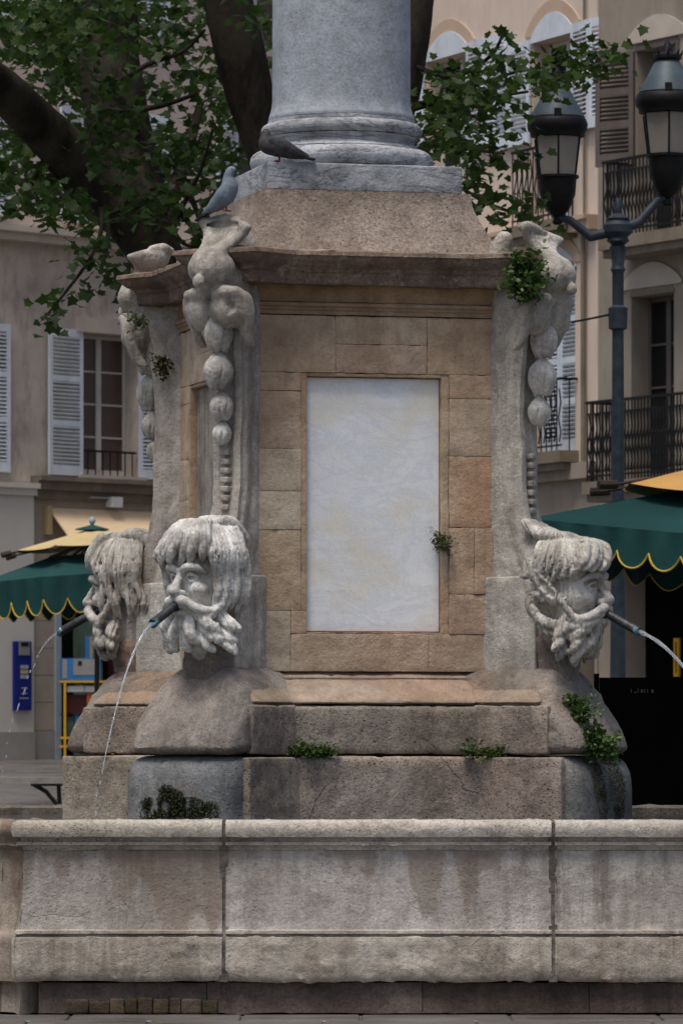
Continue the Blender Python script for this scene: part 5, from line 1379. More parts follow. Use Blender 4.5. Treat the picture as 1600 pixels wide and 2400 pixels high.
# ------------------------------------------------------------------ parasols
def parasol(name, label, px, Y, py_edge, Rr, rise, n, tilt, rotz_, vent, valance, scal, topmat, ventR, ventrise, ventgap):
    s = FPX / (CAM_D + Y)
    X = (px - 800) / s; zg = ground_z(Y); ze = CAM_H + (YH - py_edge) / s - zg
    root = empty(name, (X, Y, zg), 0, label, 'parasol', 'green parasols of the cafes')
    T = Matrix.Translation((0, 0, ze)) @ Euler(tilt).to_matrix().to_4x4() @ Matrix.Rotation(rotz_, 4, 'Z')
    TT = lambda pts: [tuple(T @ Vector(p)) for p in pts]
    cor = [(Rr * math.cos(2 * math.pi * k / n), Rr * math.sin(2 * math.pi * k / n)) for k in range(n)]
    r0 = vent * 0.62
    for k in range(n):
        a, b = cor[k], cor[(k + 1) % n]
        # panel, slightly sagging
        V = []; F = []; nu, nv = 9, 9
        for i in range(nu):
            for j in range(nv):
                t = i / (nu - 1); w_ = j / (nv - 1)
                f = r0 / Rr + (1 - r0 / Rr) * t
                x = (a[0] * (1 - w_) + b[0] * w_) * f; y = (a[1] * (1 - w_) + b[1] * w_) * f
                z = rise * (1 - f) - 0.05 * math.sin(math.pi * w_) * math.sin(math.pi * t * 0.9)
                V.append((x, y, z))
        for i in range(nu - 1):
            for j in range(nv - 1): F.append([i * nv + j, (i + 1) * nv + j, (i + 1) * nv + j + 1, i * nv + j + 1])
        pn = add('canopy_panel', make_mesh('canopy_panel', TT(V), F, True, None), M['green'], root)
        # scalloped valance
        V = []; F = []; m = scal * 10
        low = []
        for i in range(m + 1):
            w_ = i / m
            x = a[0] * (1 - w_) + b[0] * w_; y = a[1] * (1 - w_) + b[1] * w_
            fl = 1 + 0.012 * math.sin(w_ * scal * 2 * math.pi)
            sc = abs(math.sin(math.pi * w_ * scal)) ** 0.8
            d = valance * (0.80 + 0.20 * (2 * sc - 1))
            V += [(x, y, -0.003), (x * fl, y * fl, -d * 0.55), (x * fl, y * fl, -d)]
            low.append((x * fl * 1.003, y * fl * 1.003, -d))
            if i:
                q = (i - 1) * 3
                F += [[q, q + 3, q + 4, q + 1], [q + 1, q + 4, q + 5, q + 2]]
        vl = add('valance', make_mesh('valance', TT(V), F, True, None), M['green'], root)
        MB().tube(TT(low), 0.0075, 5).build('trim', M['trim'], vl)
        MB().tube(TT([(0, 0, rise - 0.16), (a[0] * 0.99, a[1] * 0.99, -0.035)]), 0.014, 6).build('rib', M['wood'], root)
        MB().tube(TT([(0, 0, rise - 0.75), (a[0] * 0.5, a[1] * 0.5, rise * 0.5 - 0.06)]), 0.012, 6).build('strut', M['wood'], root)
    # vent canopy above
    V = [(0, 0, rise + ventgap + ventrise)]; F = []
    nn = n
    for i in range(1, 6):
        for k in range(nn * 6):
            t = k / 6; k0 = int(t) % n; w_ = t - int(t)
            a, b = cor[k0], cor[(k0 + 1) % n]
            f = ventR / Rr * i / 5
            V.append(((a[0] * (1 - w_) + b[0] * w_) * f, (a[1] * (1 - w_) + b[1] * w_) * f, rise + ventgap + ventrise * (1 - i / 5) - 0.02 * math.sin(math.pi * w_) * i / 5))
    q = nn * 6
    for k in range(q): F.append([0, 1 + k, 1 + (k + 1) % q])
    for i in range(4):
        for k in range(q): F.append([1 + i * q + k, 1 + (i + 1) * q + k, 1 + (i + 1) * q + (k + 1) % q, 1 + i * q + (k + 1) % q])
    vc = add('vent_canopy', make_mesh('vent_canopy', TT(V), F, True, None), M[topmat], root)
    for k in range(n):
        a = cor[k]
        MB().tube(TT([(a[0] * 0.05, a[1] * 0.05, rise + ventgap + ventrise - 0.12), (a[0] * ventR / Rr * 1.10, a[1] * ventR / Rr * 1.10, rise + ventgap - 0.03)]), 0.013, 6).build('vent_rib', M['wood'], vc)
        MB().tube(TT([(a[0] * ventR / Rr * 1.08, a[1] * ventR / Rr * 1.08, rise + ventgap - 0.025), (a[0] * ventR / Rr * 1.20, a[1] * ventR / Rr * 1.20, rise + ventgap - 0.05)]), 0.034, 8).build('rib_knob', M['wood'], vc)
        MB().tube(TT([(a[0] * r0 / Rr, a[1] * r0 / Rr, rise * (1 - r0 / Rr)), (a[0] * 0.10, a[1] * 0.10, rise + ventgap + 0.02)]), 0.014, 6).build('spreader', M['wood'], root)
    MB().lathe([(0.001, 0), (0.19, -0.050), (0.20, -0.065), (0.001, -0.02)], 16).build('cap', M['green'], root, loc=tuple(T @ Vector((0, 0, rise + ventgap + ventrise + 0.045))))
    MB().lathe([(0.01, 0.0), (0.02, 0.015), (0.038, 0.045), (0.040, 0.065), (0.026, 0.095), (0.006, 0.105)], 14).build('finial', M['steel'], root, loc=tuple(T @ Vector((0, 0, rise + ventgap + ventrise + 0.03))))
    tp = T @ Vector((0, 0, rise + ventgap + ventrise))
    MB().tube([(tp.x * 0 , 0, 0), tuple(T @ Vector((0, 0, -0.3))), tuple(tp)], 0.03, 10).build('pole', M['wood'], root)
    MB().lathe([(0.30, 0.0), (0.30, 0.06), (0.06, 0.10), (0.05, 0.30)], 20).build('base', M['iron'], root)
    return root
parasol('parasol', 'green parasol with sand coloured vent top beside the shop awning', 225, 30, 1352, 1.45, 0.42, 8, (0, R(-4), 0), R(22.5), 0.9, 0.44, 4, 'cream', 0.95, 0.21, -0.06)
parasol('parasol', 'green parasol with amber vent top in front of the black iron balcony', 1800, 10, 1305, 2.08, 0.68, 8, (0, R(8), 0), R(22.5), 1.2, 0.30, 5, 'orangecanvas', 1.28, 0.48, -0.29)

# bench with iron bracket beyond the basin
bn = empty('bench', tuple(P(80, 1850, 20)), R(3), 'pale slatted bench plank on a black iron bracket behind the basin', 'bench')
bn.location.z = ground_z(20)
bz = P(80, 1822, 20).z - ground_z(20)
MB().box(-1.2, 0.55, -0.02, 0.06, bz - 0.06, bz).build('plank', M['bench'], bn, smooth=False)
MB().box(-1.2, 0.55, 0.08, 0.40, bz - 0.03, bz + 0.002).build('plank', M['bench'], bn, smooth=False)
for xx in (-0.9, 0.22):
    MB().tube([(xx - 0.22, 0.02, bz - 0.07), (xx - 0.10, 0.02, bz - 0.14), (xx, 0.02, bz - 0.26), (xx + 0.10, 0.02, bz - 0.29), (xx + 0.12, 0.02, 0.0)], [0.022, 0.022, 0.02, 0.022, 0.02], 8).tube([(xx + 0.02, 0.02, bz - 0.05), (xx + 0.03, 0.02, bz - 0.26)], 0.02, 8).box(xx - 0.25, xx + 0.3, -0.018, 0.058, bz - 0.085, bz - 0.062).build('leg', M['iron'], bn)
hs = empty('blue_pole', tuple(P(1480, 1890, 9)), 0, 'dark blue bent metal tube with a red tip outside the dark shop', 'pole')
hs.location.z = ground_z(9)
b_ = hs.location
def HP(px, py): v = P(px, py, 9); return (v.x - b_.x, v.y - b_.y, v.z - b_.z)
hs_pts = [(0.02, 0, 0), HP(1484, 1880), HP(1482, 1800), HP(1475, 1752)]
MB().tube(hs_pts, 0.014, 8).build('tube', M['navy'], hs)
MB().tube([HP(1474.8, 1750), HP(1468, 1722), HP(1463, 1702)], 0.012, 8).build('tip', M['oxblood'], hs)

# black cafe windbreak in front of the right-hand shop
WY = 8.5
wa = P(1397, 1588, WY); wb = P(1720, 1588, WY)
wbk = empty('windbreak', (wa.x, WY, ground_z(WY)), 0, 'black cloth windbreak screen with faded lettering outside the dark shop', 'screen')
hw_, hh_ = wb.x - wa.x, wa.z - ground_z(WY)
MB().box(0.02, hw_, -0.01, 0.01, 0.06, hh_).build('cloth', M['blackcloth'], wbk, smooth=False)
MB().box(-0.02, 0.018, -0.02, 0.02, 0.0, hh_ + 0.03).build('post', M['blackcloth'], wbk, smooth=False)
MB().box(-0.06, hw_, -0.06, 0.06, 0.0, 0.05).build('foot', M['blackcloth'], wbk, smooth=False)
sx = FPX / (CAM_D + WY)
for k, (dx, w_, h_) in enumerate(((80, 2, 9), (88, 5, 3), (96, 2, 10), (103, 5, 8), (111, 2, 9), (118, 2, 9), (128, 5, 8))):
    MB().box(dx / sx, (dx + w_) / sx, -0.0135, -0.0105, hh_ - (36) / sx, hh_ - (36 - h_) / sx).build('faded_letter', M['fadedprint'], wbk, smooth=False)
# ------------------------------------------------------------------ trees
LEAF = np.array([(0, 0, 0), (0.10, 0.05, 0.01), (0.42, 0.02, 0.04), (0.35, 0.24, 0.03), (0.52, 0.48, 0.05), (0.31, 0.54, 0.02), (0.0, 0.98, -0.02), (-0.31, 0.54, 0.02), (-0.52, 0.48, 0.05), (-0.35, 0.24, 0.03), (-0.42, 0.02, 0.04), (-0.10, 0.05, 0.01), (0, 0.34, 0.0)])
LT = np.array([(12, 0, 1), (12, 1, 2), (12, 2, 3), (12, 3, 4), (12, 4, 5), (12, 5, 6), (12, 6, 7), (12, 7, 8), (12, 8, 9), (12, 9, 10), (12, 10, 11), (12, 11, 0)])
OVAL = np.array([(0, 0, 0), (0.28, 0.3, 0.05), (0.30, 0.6, 0.05), (0, 1.0, 0), (-0.30, 0.6, 0.05), (-0.28, 0.3, 0.05), (0, 0.5, -0.02)])
OT = np.array([(6, 0, 1), (6, 1, 2), (6, 2, 3), (6, 3, 4), (6, 4, 5), (6, 5, 0)])
def leaves_mesh(name, C, size, g, base=LEAF, tris=LT, up=0.6, mat=None, droop=0.3):
    C = np.asarray(C, float); N = len(C)
    nrm = g.normal(size=(N, 3)); nrm[:, 2] = np.abs(nrm[:, 2]) + up; nrm /= np.linalg.norm(nrm, axis=1, keepdims=True)
    d = g.normal(size=(N, 3)); d[:, 2] -= droop; d -= nrm * (d * nrm).sum(1, keepdims=True); d /= np.linalg.norm(d, axis=1, keepdims=True)
    s = np.cross(d, nrm)
    sz = size * g.uniform(0.65, 1.25, size=N)
    V = C[:, None, :] + sz[:, None, None] * (base[None, :, 0:1] * s[:, None, :] + base[None, :, 1:2] * d[:, None, :] + base[None, :, 2:3] * nrm[:, None, :] * 2)
    k = len(base)
    F = (tris[None] + (np.arange(N) * k)[:, None, None]).reshape(-1, 3)
    return make_mesh(name, V.reshape(-1, 3), F, True, None)

def cluster(px, py, rx, ry, n, Y0, Y1, g, sub=7):
    """leaf points in small sprays spread through a volume"""
    out = []
    m = max(1, n // sub)
    for _ in range(m):
        a = g.uniform(0, 2 * math.pi); r = math.sqrt(g.uniform(0, 1))
        Y = g.uniform(Y0, Y1)
        c = np.array(P(px + rx * r * math.cos(a), py + ry * r * math.sin(a), Y))
        out.append(c + g.normal(size=(sub, 3)) * np.array([0.11, 0.13, 0.08]))
    return np.concatenate(out)

def limb(pts, rs, seed, bend=0.02):
    """bark tube with uneven girth"""
    P_ = [np.array(p, float) for p in pts]; out = []; rr = []
    for i in range(len(P_) - 1):
        a = P_[max(i - 1, 0)]; b = P_[i]; c = P_[i + 1]; d = P_[min(i + 2, len(P_) - 1)]
        for j in range(6):
            t = j / 6
            out.append(0.5 * ((2 * b) + (-a + c) * t + (2 * a - 5 * b + 4 * c - d) * t * t + (-a + 3 * b - 3 * c + d) * t ** 3)); rr.append(rs[i] + (rs[i + 1] - rs[i]) * t)
    out.append(P_[-1]); rr.append(rs[-1])
    mb = MB().tube([tuple(p) for p in out], rr, 18)
    v = np.array(mb.v); ax = np.repeat(np.array(out), 18, axis=0)
    rad = v - ax
    v = ax + rad * (1 + 0.13 * fbm(v * 3.0, 3, seed))[:, None]
    mb.v = [tuple(p) for p in v]
    return mb

g = np.random.default_rng(21)
TY = 13.0
T1 = empty('plane_tree', (P(600, 1700, TY).x, TY, ground_z(TY)), 0, 'big forked plane tree with dark trunk behind the pedestal', 'tree', 'plane trees behind the fountain')
T2 = empty('plane_tree', (P(735, 1700, 11.5).x, 11.5, ground_z(11.5)), 0, 'plane tree rising behind the column with leafy twigs reaching the lantern', 'tree', 'plane trees behind the fountain')
def loc(T, pts): return [tuple(np.array(p) - np.array(T.location)) for p in pts]
W3 = lambda px, py, Y: tuple(P(px, py, Y))
limb(loc(T1, [(T1.location.x, TY, ground_z(TY) - 0.1), W3(560, 1200, TY), W3(480, 850, TY), W3(392, 650, TY), W3(315, 500, TY)]), [0.46, 0.34, 0.27, 0.22, 0.27], 1).build('trunk', M['bark'], T1)
limb(loc(T1, [W3(330, 530, TY), W3(225, 440, TY), W3(130, 330, TY - 0.3), W3(20, 225, TY - 0.8), W3(-140, 80, TY - 1.6), W3(-330, -200, TY - 2)]), [0.24, 0.22, 0.20, 0.18, 0.15, 0.09], 2).build('limb', M['bark'], T1)
limb(loc(T1, [W3(320, 520, TY), W3(300, 380, TY + 0.2), W3(262, 200, TY + 0.3), W3(245, 0, TY + 0.4), W3(225, -250, TY), W3(200, -600, TY)]), [0.27, 0.26, 0.28, 0.25, 0.2, 0.1], 3).build('limb', M['bark'], T1)
limb(loc(T1, [W3(372, 560, TY), W3(405, 450, TY + 0.4), W3(440, 360, TY + 0.7), W3(470, 240, TY + 1)]), [0.10, 0.07, 0.05, 0.03], 4).build('limb', M['bark'], T1)
limb(loc(T2, [(T2.location.x, 11.5, ground_z(11.5) - 0.1), W3(730, 1200, 11.5), W3(715, 800, 11.5), W3(690, 560, 11.5)]), [0.4, 0.3, 0.27, 0.25], 5).build('trunk', M['bark'], T2)
limb(loc(T2, [W3(698, 600, 11.5), W3(650, 430, 11.5), W3(600, 270, 11.4), W3(560, 120, 11.3), W3(533, -20, 11.2), W3(500, -300, 11), W3(430, -700, 11)]), [0.22, 0.185, 0.185, 0.205, 0.19, 0.15, 0.07], 6).build('limb', M['bark'], T2)
limb(loc(T2, [W3(695, 590, 11.5), W3(820, 430, 12), W3(925, 280, 12), W3(965, 120, 12), W3(985, -60, 12), W3(1010, -400, 12)]), [0.2, 0.17, 0.14, 0.125, 0.12, 0.07], 7).build('limb', M['bark'], T2)
twigs2 = [[(960, 250), (1040, 225), (1130, 195), (1230, 165), (1330, 175), (1440, 135)], [(955, 260), (1060, 232), (1160, 225), (1235, 215)], [(950, 360), (1030, 340), (1100, 350), (1180, 360)], [(960, 150), (1060, 180), (1150, 130), (1180, 70)], [(950, 380), (1060, 430), (1150, 480), (1260, 515)], [(955, 330), (1030, 290), (1100, 270), (1150, 300)]]
for k, tw in enumerate(twigs2):
    limb(loc(T2, [W3(x, y, 12 - 0.5 * i) for i, (x, y) in enumerate(tw)]), [0.022, 0.018, 0.014, 0.011, 0.008, 0.005][:len(tw)], 30 + k).build('twig', M['bark'], T2)
twigs1 = [[(225, 440), (240, 520), (215, 600), (150, 690), (100, 750)], [(230, 440), (255, 540), (235, 640)], [(380, 560), (430, 480), (470, 400), (500, 300)], [(400, 470), (440, 520), (480, 560)], [(420, 430), (455, 480), (470, 530)], [(130, 330), (80, 420), (60, 480)], [(262, 200), (350, 150), (430, 120), (480, 70)], [(270, 260), (370, 250), (460, 220)], [(410, 450), (400, 520), (430, 570), (475, 580)]]
for k, tw in enumerate(twigs1):
    limb(loc(T1, [W3(x, y, TY - 0.25 * i) for i, (x, y) in enumerate(tw)]), [0.03, 0.022, 0.016, 0.012, 0.008][:len(tw)], 50 + k).build('twig', M['bark'], T1)

C1 = [cluster(*a, g) for a in (
    (100, 110, 190, 150, 1150, 13.2, 17), (110, 40, 170, 70, 260, 9.5, 12), (330, 100, 150, 150, 430, 13.6, 17), (240, 120, 120, 150, 260, 10.5, 12.2), (60, 400, 100, 100, 420, 12.6, 16), (260, 390, 130, 110, 420, 13.3, 16), (290, 330, 90, 80, 120, 11, 12.2), (430, 430, 90, 90, 300, 12, 16), (470, 280, 90, 130, 230, 12, 16), (350, 480, 60, 60, 100, 11, 12.5), (70, 470, 60, 40, 90, 11, 14), (170, 505, 60, 30, 60, 11, 13), (540, 320, 50, 110, 110, 12, 16), (400, 40, 110, 60, 130, 12, 16),
    (215, 590, 55, 45, 60, 11.4, 12.4), (235, 650, 35, 45, 34, 11.4, 12.2), (150, 680, 22, 30, 22, 11.5, 12.2), (110, 745, 20, 16, 14, 11.7, 12.1), (310, 720, 14, 24, 14, 12.0, 12.6), (470, 545, 40, 30, 36, 12, 14), (600, 60, 40, 90, 70, 13, 16), (590, 30, 22, 40, 28, 9.5, 10.5))]
# unseen crown above and beside the frame, thickened to shade the leaves below
for _ in range(150):
    c = np.array([g.uniform(-6.5, 0.8), g.uniform(4.5, 18), 0.0]); c[2] = CAM_H + 1720 * (CAM_D + c[1]) / FPX + 0.75 + g.uniform(0, 4.5)
    C1.append(c + g.normal(size=(70, 3)) * np.array([0.55, 0.55, 0.4]))
C1 = np.concatenate(C1) - np.array(T1.location)
tag(add('crown', leaves_mesh('crown', C1, 0.108, g), M['leaf'], T1), kind='stuff')
C2 = [cluster(*a, g) for a in (
    (1040, 330, 75, 90, 187, 9.5, 12.5), (1060, 210, 90, 60, 158, 9.5, 12), (1120, 280, 70, 90, 122, 9.5, 11.5), (1160, 175, 90, 45, 122, 9.2, 11), (1170, 105, 22, 45, 24, 9.5, 10.5), (1270, 170, 70, 28, 79, 9.0, 10), (1350, 158, 50, 26, 57, 8.9, 9.8), (1420, 130, 42, 28, 60, 8.8, 9.6), (1120, 370, 60, 40, 57, 9.5, 11), (1200, 350, 40, 35, 40, 9.5, 10.5), (1090, 450, 45, 40, 60, 9.5, 11), (1190, 490, 65, 28, 64, 9.3, 10.5), (1245, 515, 35, 16, 25, 9.3, 10), (1220, 215, 50, 30, 36, 9.3, 10.3), (1010, 420, 40, 70, 64, 10, 12.5), (990, 250, 40, 120, 64, 10.5, 12.5))]
for _ in range(70):
    c = np.array([g.uniform(-1.5, 4.5), g.uniform(6, 16), 0.0]); c[2] = CAM_H + 1720 * (CAM_D + c[1]) / FPX + 0.8 + g.uniform(0, 4)
    C2.append(c + g.normal(size=(60, 3)) * np.array([0.5, 0.5, 0.35]))
C2 = np.concatenate(C2) - np.array(T2.location)
tag(add('crown', leaves_mesh('crown', C2, 0.092, g), M['leaf'], T2), kind='stuff')

# ------------------------------------------------------------------ weeds and moss on the stone
def weed(name, label, spots, size, mat, n, cat='plant', spread=0.05, hang=0.0):
    c0 = Vector(spots[0])
    e = empty(name, tuple(c0), 0, label, cat)
    C = []; st = MB()
    for p in spots:
        p = np.array(p)
        for k in range(max(2, n // 9)):
            tip = p + g.normal(size=3) * np.array([spread, spread * 0.5, spread * 0.6]) + np.array([0, -spread * 0.6, spread * (0.7 - hang)])
            st.tube([tuple(p - np.array(c0)), tuple((p + tip) / 2 + np.array([0, -0.01, 0.01]) - np.array(c0)), tuple(tip - np.array(c0))], [0.0028, 0.002, 0.0012], 4)
            for j in range(9):
                t = g.uniform(0.25, 1.0)
                C.append(p + (tip - p) * t + g.normal(size=3) * size * 0.55)
    st.build('stem', M['stem'], e)
    C = np.array(C) - np.array(c0)
    tag(add('foliage', leaves_mesh('foliage', C, size, g, OVAL, OT, 0.4, droop=0.0), M[mat], e), kind='stuff')
    return e
def on_face(px, py, off, fa=0.0):
    """point on the pedestal's front plane (local y = -off)"""
    # iterate on depth
    Y = -off
    for _ in range(6):
        X = (px - 800) * (CAM_D + Y) / FPX
        # local y = -X sin + Y cos = -off
        Y = (-off + X * math.sin(ROT)) / math.cos(ROT)
    return P(px, py, Y)
weed('wall_weed', 'pale green weed rooted at the side of the marble tablet', [on_face(1040, 1290, A - 0.005), on_face(1034, 1270, A - 0.005)], 0.026, 'weedpale', 80, spread=0.05)
weed('ledge_weed', 'green weed in the plinth joint under the tablet, the one nearer the bearded front mask', [on_face(x, 1768, 1.10) for x in (690, 702, 715, 728, 740, 752, 765, 775)], 0.026, 'weed', 60, spread=0.036)
weed('ledge_weed', 'green weed in the plinth joint below the crack in the stone', [on_face(x, 1768, 1.14) for x in (1098, 1104, 1140, 1152, 1165, 1178, 1190, 1215)], 0.027, 'weed', 60, spread=0.040)
weed('cornice_weed', 'leafy dark green weed growing under the cornice scroll', [P(1215, 655, -0.92), P(1232, 630, -0.92), P(1218, 680, -0.92), P(1250, 660, -0.94), P(1235, 690, -0.92), P(1225, 615, -0.92), P(1208, 668, -0.92)], 0.045, 'weed', 80, spread=0.055, hang=0.5)
weed('shoulder_weed', 'bushy green weed spilling down the corner block under the spouting mask in profile', [P(1345, 1650, -0.98), P(1352, 1690, -1.0), P(1375, 1720, -1.0), P(1400, 1735, -0.98), P(1420, 1750, -0.95), P(1395, 1765, -1.02), P(1425, 1770, -1.0), P(1360, 1665, -0.98), P(1410, 1752, -1.0), P(1385, 1745, -1.02)], 0.032, 'weed', 110, spread=0.055, hang=0.3)
weed('scroll_weed', 'small weed hanging on the far scroll beside the blue shutter', [P(375, 850, 0.45), P(382, 870, 0.45)], 0.03, 'moss', 70, spread=0.05, hang=0.5)
weed('scroll_weed', 'small weed hanging from the end of the far cornice', [P(322, 745, 0.40), P(330, 760, 0.40)], 0.032, 'weedpale', 40, spread=0.05, hang=0.6)

def moss(label, blobs, sz):
    C = []
    for (px, py, rx, ry, n, Y, ky) in blobs:
        a = g.uniform(0, 2 * math.pi, n); r = np.sqrt(g.uniform(0, 1, n))
        X = px + rx * r * np.cos(a); Yp = py + ry * r * np.sin(a)
        for x, y in zip(X, Yp):
            C.append(np.array(P(x, y, Y + ky * (x - px))) + g.normal(size=3) * 0.006)
    C = np.array(C); o = C.mean(0); o[2] = C[:, 2].min()
    e = tag(add('moss', leaves_mesh('moss', C - o, sz, g, OVAL, OT, 0.2), M['moss'], None, tuple(o)), label, 'moss')
    return e
# ------------------------------------------------------------------ pigeons
def pigeon(name, label, loc_, rz, spine, bodymat, headmat, wingmat, tailpts, wingpts, beak, feet, eye):
    e = empty(name, loc_, rz, label, 'pigeon', 'pigeons on the fountain')
    pts = [Vector(p) for p, r in spine]; arr = np.array([tuple(p) for p in pts])
    c = Clay(arr.min(0) - 0.09, arr.max(0) + 0.09, 0.0045)
    c.tube([tuple(p) for p in pts], [r for p, r in spine], 0.01, sub=5)
    v, q = c.mesh()
    add('body', make_mesh('body', v, q, True, None), M[bodymat], e)
    for s in (-1, 1):
        cc = Clay(np.array([min(p[0] for p, r in wingpts) - 0.08, -0.09, min(p[1] for p, r in wingpts) - 0.06]), np.array([max(p[0] for p, r in wingpts) + 0.08, 0.09, max(p[1] for p, r in wingpts) + 0.06]), 0.005)
        cc.tube([(p[0], s * p[2], p[1]) for p, r in wingpts], [r for p, r in wingpts], 0.01, sub=5)
        v, q = cc.mesh()
        v[:, 1] = s * 0.036 + (v[:, 1] - s * 0.036) * 0.55
        add('wing', make_mesh('wing', v, q, True, None), M[wingmat], e)
    (x0, z0), (x1, z1) = tailpts
    tl = MB()
    for k in range(5):
        y = (k - 2) * 0.012
        tl.box(0, 1, 0, 1, 0, 1, Matrix(((x1 - x0, 0, 0.0, x0), (0.0, 0.018, 0, y - 0.009), (z1 - z0, 0, 0.008, z0 - 0.004 - 0.001 * abs(k - 2)), (0, 0, 0, 1))))
    tl.build('tail', M['pigeon_dark'], e)
    bx, bz, dx, dz = beak
    MB().tube([(bx, 0, bz), (bx + dx * 0.6, 0, bz + dz * 0.6), (bx + dx, 0, bz + dz)], [0.008, 0.006, 0.002], 8).build('beak', M['pigeon_dark'], e)
    for s in (-1, 1):
        MB().lathe([(0.001, -0.004), (0.004, 0), (0.001, 0.004)], 8).build('eye', M['orange'], e, (eye[0], s * eye[2], eye[1]), (R(90), 0, 0))
        mb = MB().tube([(feet[0], s * 0.022, feet[1] + 0.045), (feet[0], s * 0.022, feet[1] + 0.004)], 0.005, 6)
        for t in (-0.5, 0.0, 0.5): mb.tube([(feet[0], s * 0.022, feet[1] + 0.005), (feet[0] + 0.03 * math.cos(t), s * 0.022 + 0.03 * math.sin(t), feet[1] + 0.003)], 0.0035, 5)
        mb.build('leg', M['redfoot'], e)
    return e
pz = 4.597 + 0.162
pigeon('pigeon', 'dark slate pigeon crouching on the column plinth', (-0.345, -0.655, pz), R(180 + 8),
       [((0.088, 0, 0.168), 0.021), ((0.086, 0, 0.158), 0.026), ((0.090, 0, 0.125), 0.036), ((0.075, 0, 0.095), 0.052), ((0.02, 0, 0.085), 0.058), ((-0.05, 0, 0.062), 0.044), ((-0.10, 0, 0.038), 0.022), ((-0.13, 0, 0.028), 0.012)],
       'pigeon_slate', 'pigeon_slate', 'pigeon_slate', ((-0.09, 0.036), (-0.195, 0.016)),
       [((0.055, 0.115, 0.045), 0.030), ((0.0, 0.095, 0.052), 0.036), ((-0.07, 0.062, 0.035), 0.026), ((-0.15, 0.032, 0.015), 0.010)], (0.106, 0.164, 0.022, -0.010), (0.01, 0.0), (0.100, 0.172, 0.021))
sdir = (math.sin(ROT + R(-45)), -math.cos(ROT + R(-45)))
pigeon('pigeon', 'blue grey pigeon standing upright on the scroll tip', (sdir[0] * 1.305, sdir[1] * 1.305, 4.425), R(-22),
       [((0.062, 0, 0.232), 0.022), ((0.052, 0, 0.224), 0.027), ((0.040, 0, 0.185), 0.033), ((0.045, 0, 0.135), 0.050), ((0.02, 0, 0.092), 0.056), ((-0.03, 0, 0.048), 0.043), ((-0.07, 0, 0.018), 0.022), ((-0.09, 0, 0.004), 0.010)],
       'pigeon_blue', 'pigeon_blue', 'pigeon_blue', ((-0.06, 0.02), (-0.155, -0.045)),
       [((0.035, 0.135, 0.042), 0.024), ((0.01, 0.095, 0.050), 0.032), ((-0.04, 0.045, 0.035), 0.024), ((-0.11, -0.015, 0.014), 0.008)], (0.078, 0.230, 0.024, -0.008), (0.015, 0.002), (0.068, 0.240, 0.022))

# ------------------------------------------------------------------ water jets
def jet(name, label, start, vel, t_end, r0, brk, seed):
    rnd = random.Random(seed)
    e = empty(name, tuple(start), 0, label, 'water jet', 'water jets of the masks')
    def pos(t): return (vel[0] * t, vel[1] * t, vel[2] * t - 4.9 * t * t)
    # continuous part
    n = 26; pts = []; rs = []
    for i in range(n + 1):
        t = brk * i / n
        pts.append(pos(t)); rs.append(r0 * (1 - 0.62 * i / n) * (1 + rnd.uniform(-0.22, 0.22)))
    rs[-1] = 0.0015
    MB().tube(pts, rs, 8).build('stream', M['jet'], e)
    t = brk + 0.006
    while t < t_end:
        L = rnd.uniform(0.004, 0.02) if t < (brk + t_end) / 2 else rnd.uniform(0.002, 0.007)
        rr = rnd.uniform(0.003, 0.0058)
        o = Vector((rnd.uniform(-1, 1), rnd.uniform(-1, 1), rnd.uniform(-1, 1))) * 0.008
        q = [Vector(pos(t + L * k / 4)) + o for k in range(5)]
        MB().tube([tuple(x) for x in q], [0.001, rr, rr * 1.1, rr * 0.8, 0.001], 6).build('drop', M['jet'], e)
        t += L + rnd.uniform(0.004, 0.018)
    return e
def tip(nm):
    a = R(dict((k, d) for d, k in CORN)[nm]) + ROT
    d = Vector((math.sin(a), -math.cos(a), 0))
    a2 = a + R({'FL': -9, 'FR': 8, 'RL': 16}.get(nm, 0))
    d2 = Vector((math.sin(a2), -math.cos(a2), 0))
    return d * MASKR + d2 * (0.442 * 0.89) + Vector((0, 0, MASKZ - (0.03 if nm == 'FR' else 0) - 0.302 * 0.89)), d2
p_, d_ = tip('FL'); jet('water_jet', 'thin water jet falling from the bronze pipe of the front mask', p_, d_ * 1.15 + Vector((0, 0, -0.55)), 0.47, 0.0075, 0.36, 1)
p_, d_ = tip('FR'); jet('water_jet', 'water jet arching clear from the pipe of the mask seen in profile', p_, d_ * 1.75 + Vector((0, 0, -0.55)), 0.47, 0.011, 0.42, 2)
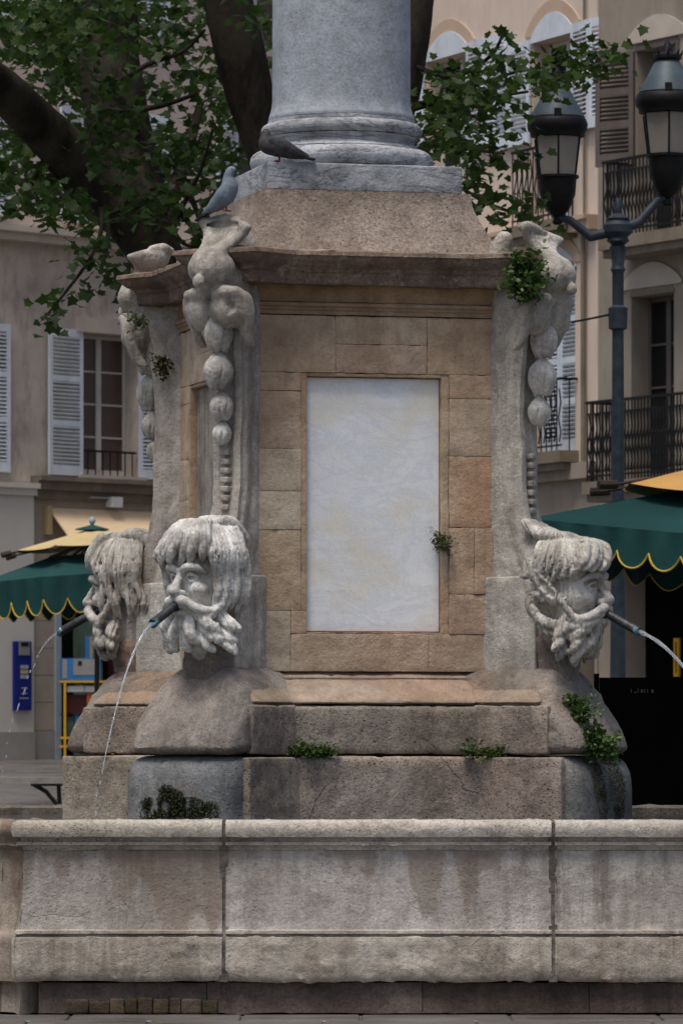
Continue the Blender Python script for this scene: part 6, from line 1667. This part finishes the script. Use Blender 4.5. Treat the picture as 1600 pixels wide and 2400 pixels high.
p_, d_ = tip('RL'); jet('water_jet', 'broken water jet dripping from the far mask before the shop', p_, d_ * 0.95 + Vector((0, 0, -0.25)), 0.50, 0.0075, 0.14, 3)
# moss patches on the wet corner blocks
a = ROT + R(-45)
def blk(nm, x, y, z):
    a = R(dict((k, d) for d, k in CORN)[nm]) + ROT
    return np.array([x * math.cos(a) - y * math.sin(a), x * math.sin(a) + y * math.cos(a), z])
def moss_on(label, nm, face, blobs, sz, mat='moss'):
    C = []
    for (u, z, ru, rz_, n) in blobs:
        for _ in range(n):
            t = g.uniform(0, 2 * math.pi); r = math.sqrt(g.uniform(0, 1))
            uu, zz = u + ru * r * math.cos(t), z + rz_ * r * math.sin(t)
            if fbm(np.array([[uu * 14, 3.0, zz * 11]]), 4, 5)[0] < -0.30: continue
            if face == 'front': C.append(blk(nm, uu, -1.770 + g.uniform(-0.006, 0.008) + 0.03 * (uu / 0.3) ** 4 + 0.05 * max(0, (zz - 1.15) / 0.2) ** 2, zz))
            elif face == 'right': C.append(blk(nm, 0.392 + g.uniform(-0.010, 0.006), uu, zz))
            else: C.append(blk(nm, -0.392 + g.uniform(-0.006, 0.010), uu, zz))
    C = np.array(C); o = C.mean(0); o[2] = C[:, 2].min()
    tag(add('moss', leaves_mesh('moss', C - o, sz, g, OVAL, OT, 0.2), M[mat], None, tuple(o)), label, 'moss')
moss_on('dark green moss patch on the grey corner block under the front mask', 'FL', 'front', [(-0.27, 1.05, 0.08, 0.05, 800), (-0.18, 1.065, 0.11, 0.06, 1300), (-0.04, 1.09, 0.09, 0.09, 1500), (0.08, 1.07, 0.11, 0.06, 1200), (0.22, 1.06, 0.11, 0.045, 900), (-0.20, 1.0, 0.10, 0.03, 500), (-0.08, 1.16, 0.05, 0.04, 260)], 0.0115)
moss_on('brown green moss streaks on the corner block under the weeds', 'FR', 'front', [(-0.10, 1.20, 0.07, 0.15, 900), (-0.05, 1.08, 0.06, 0.10, 400), (0.12, 1.18, 0.10, 0.15, 1000), (0.14, 1.05, 0.07, 0.06, 300)], 0.009, 'mossbrown')
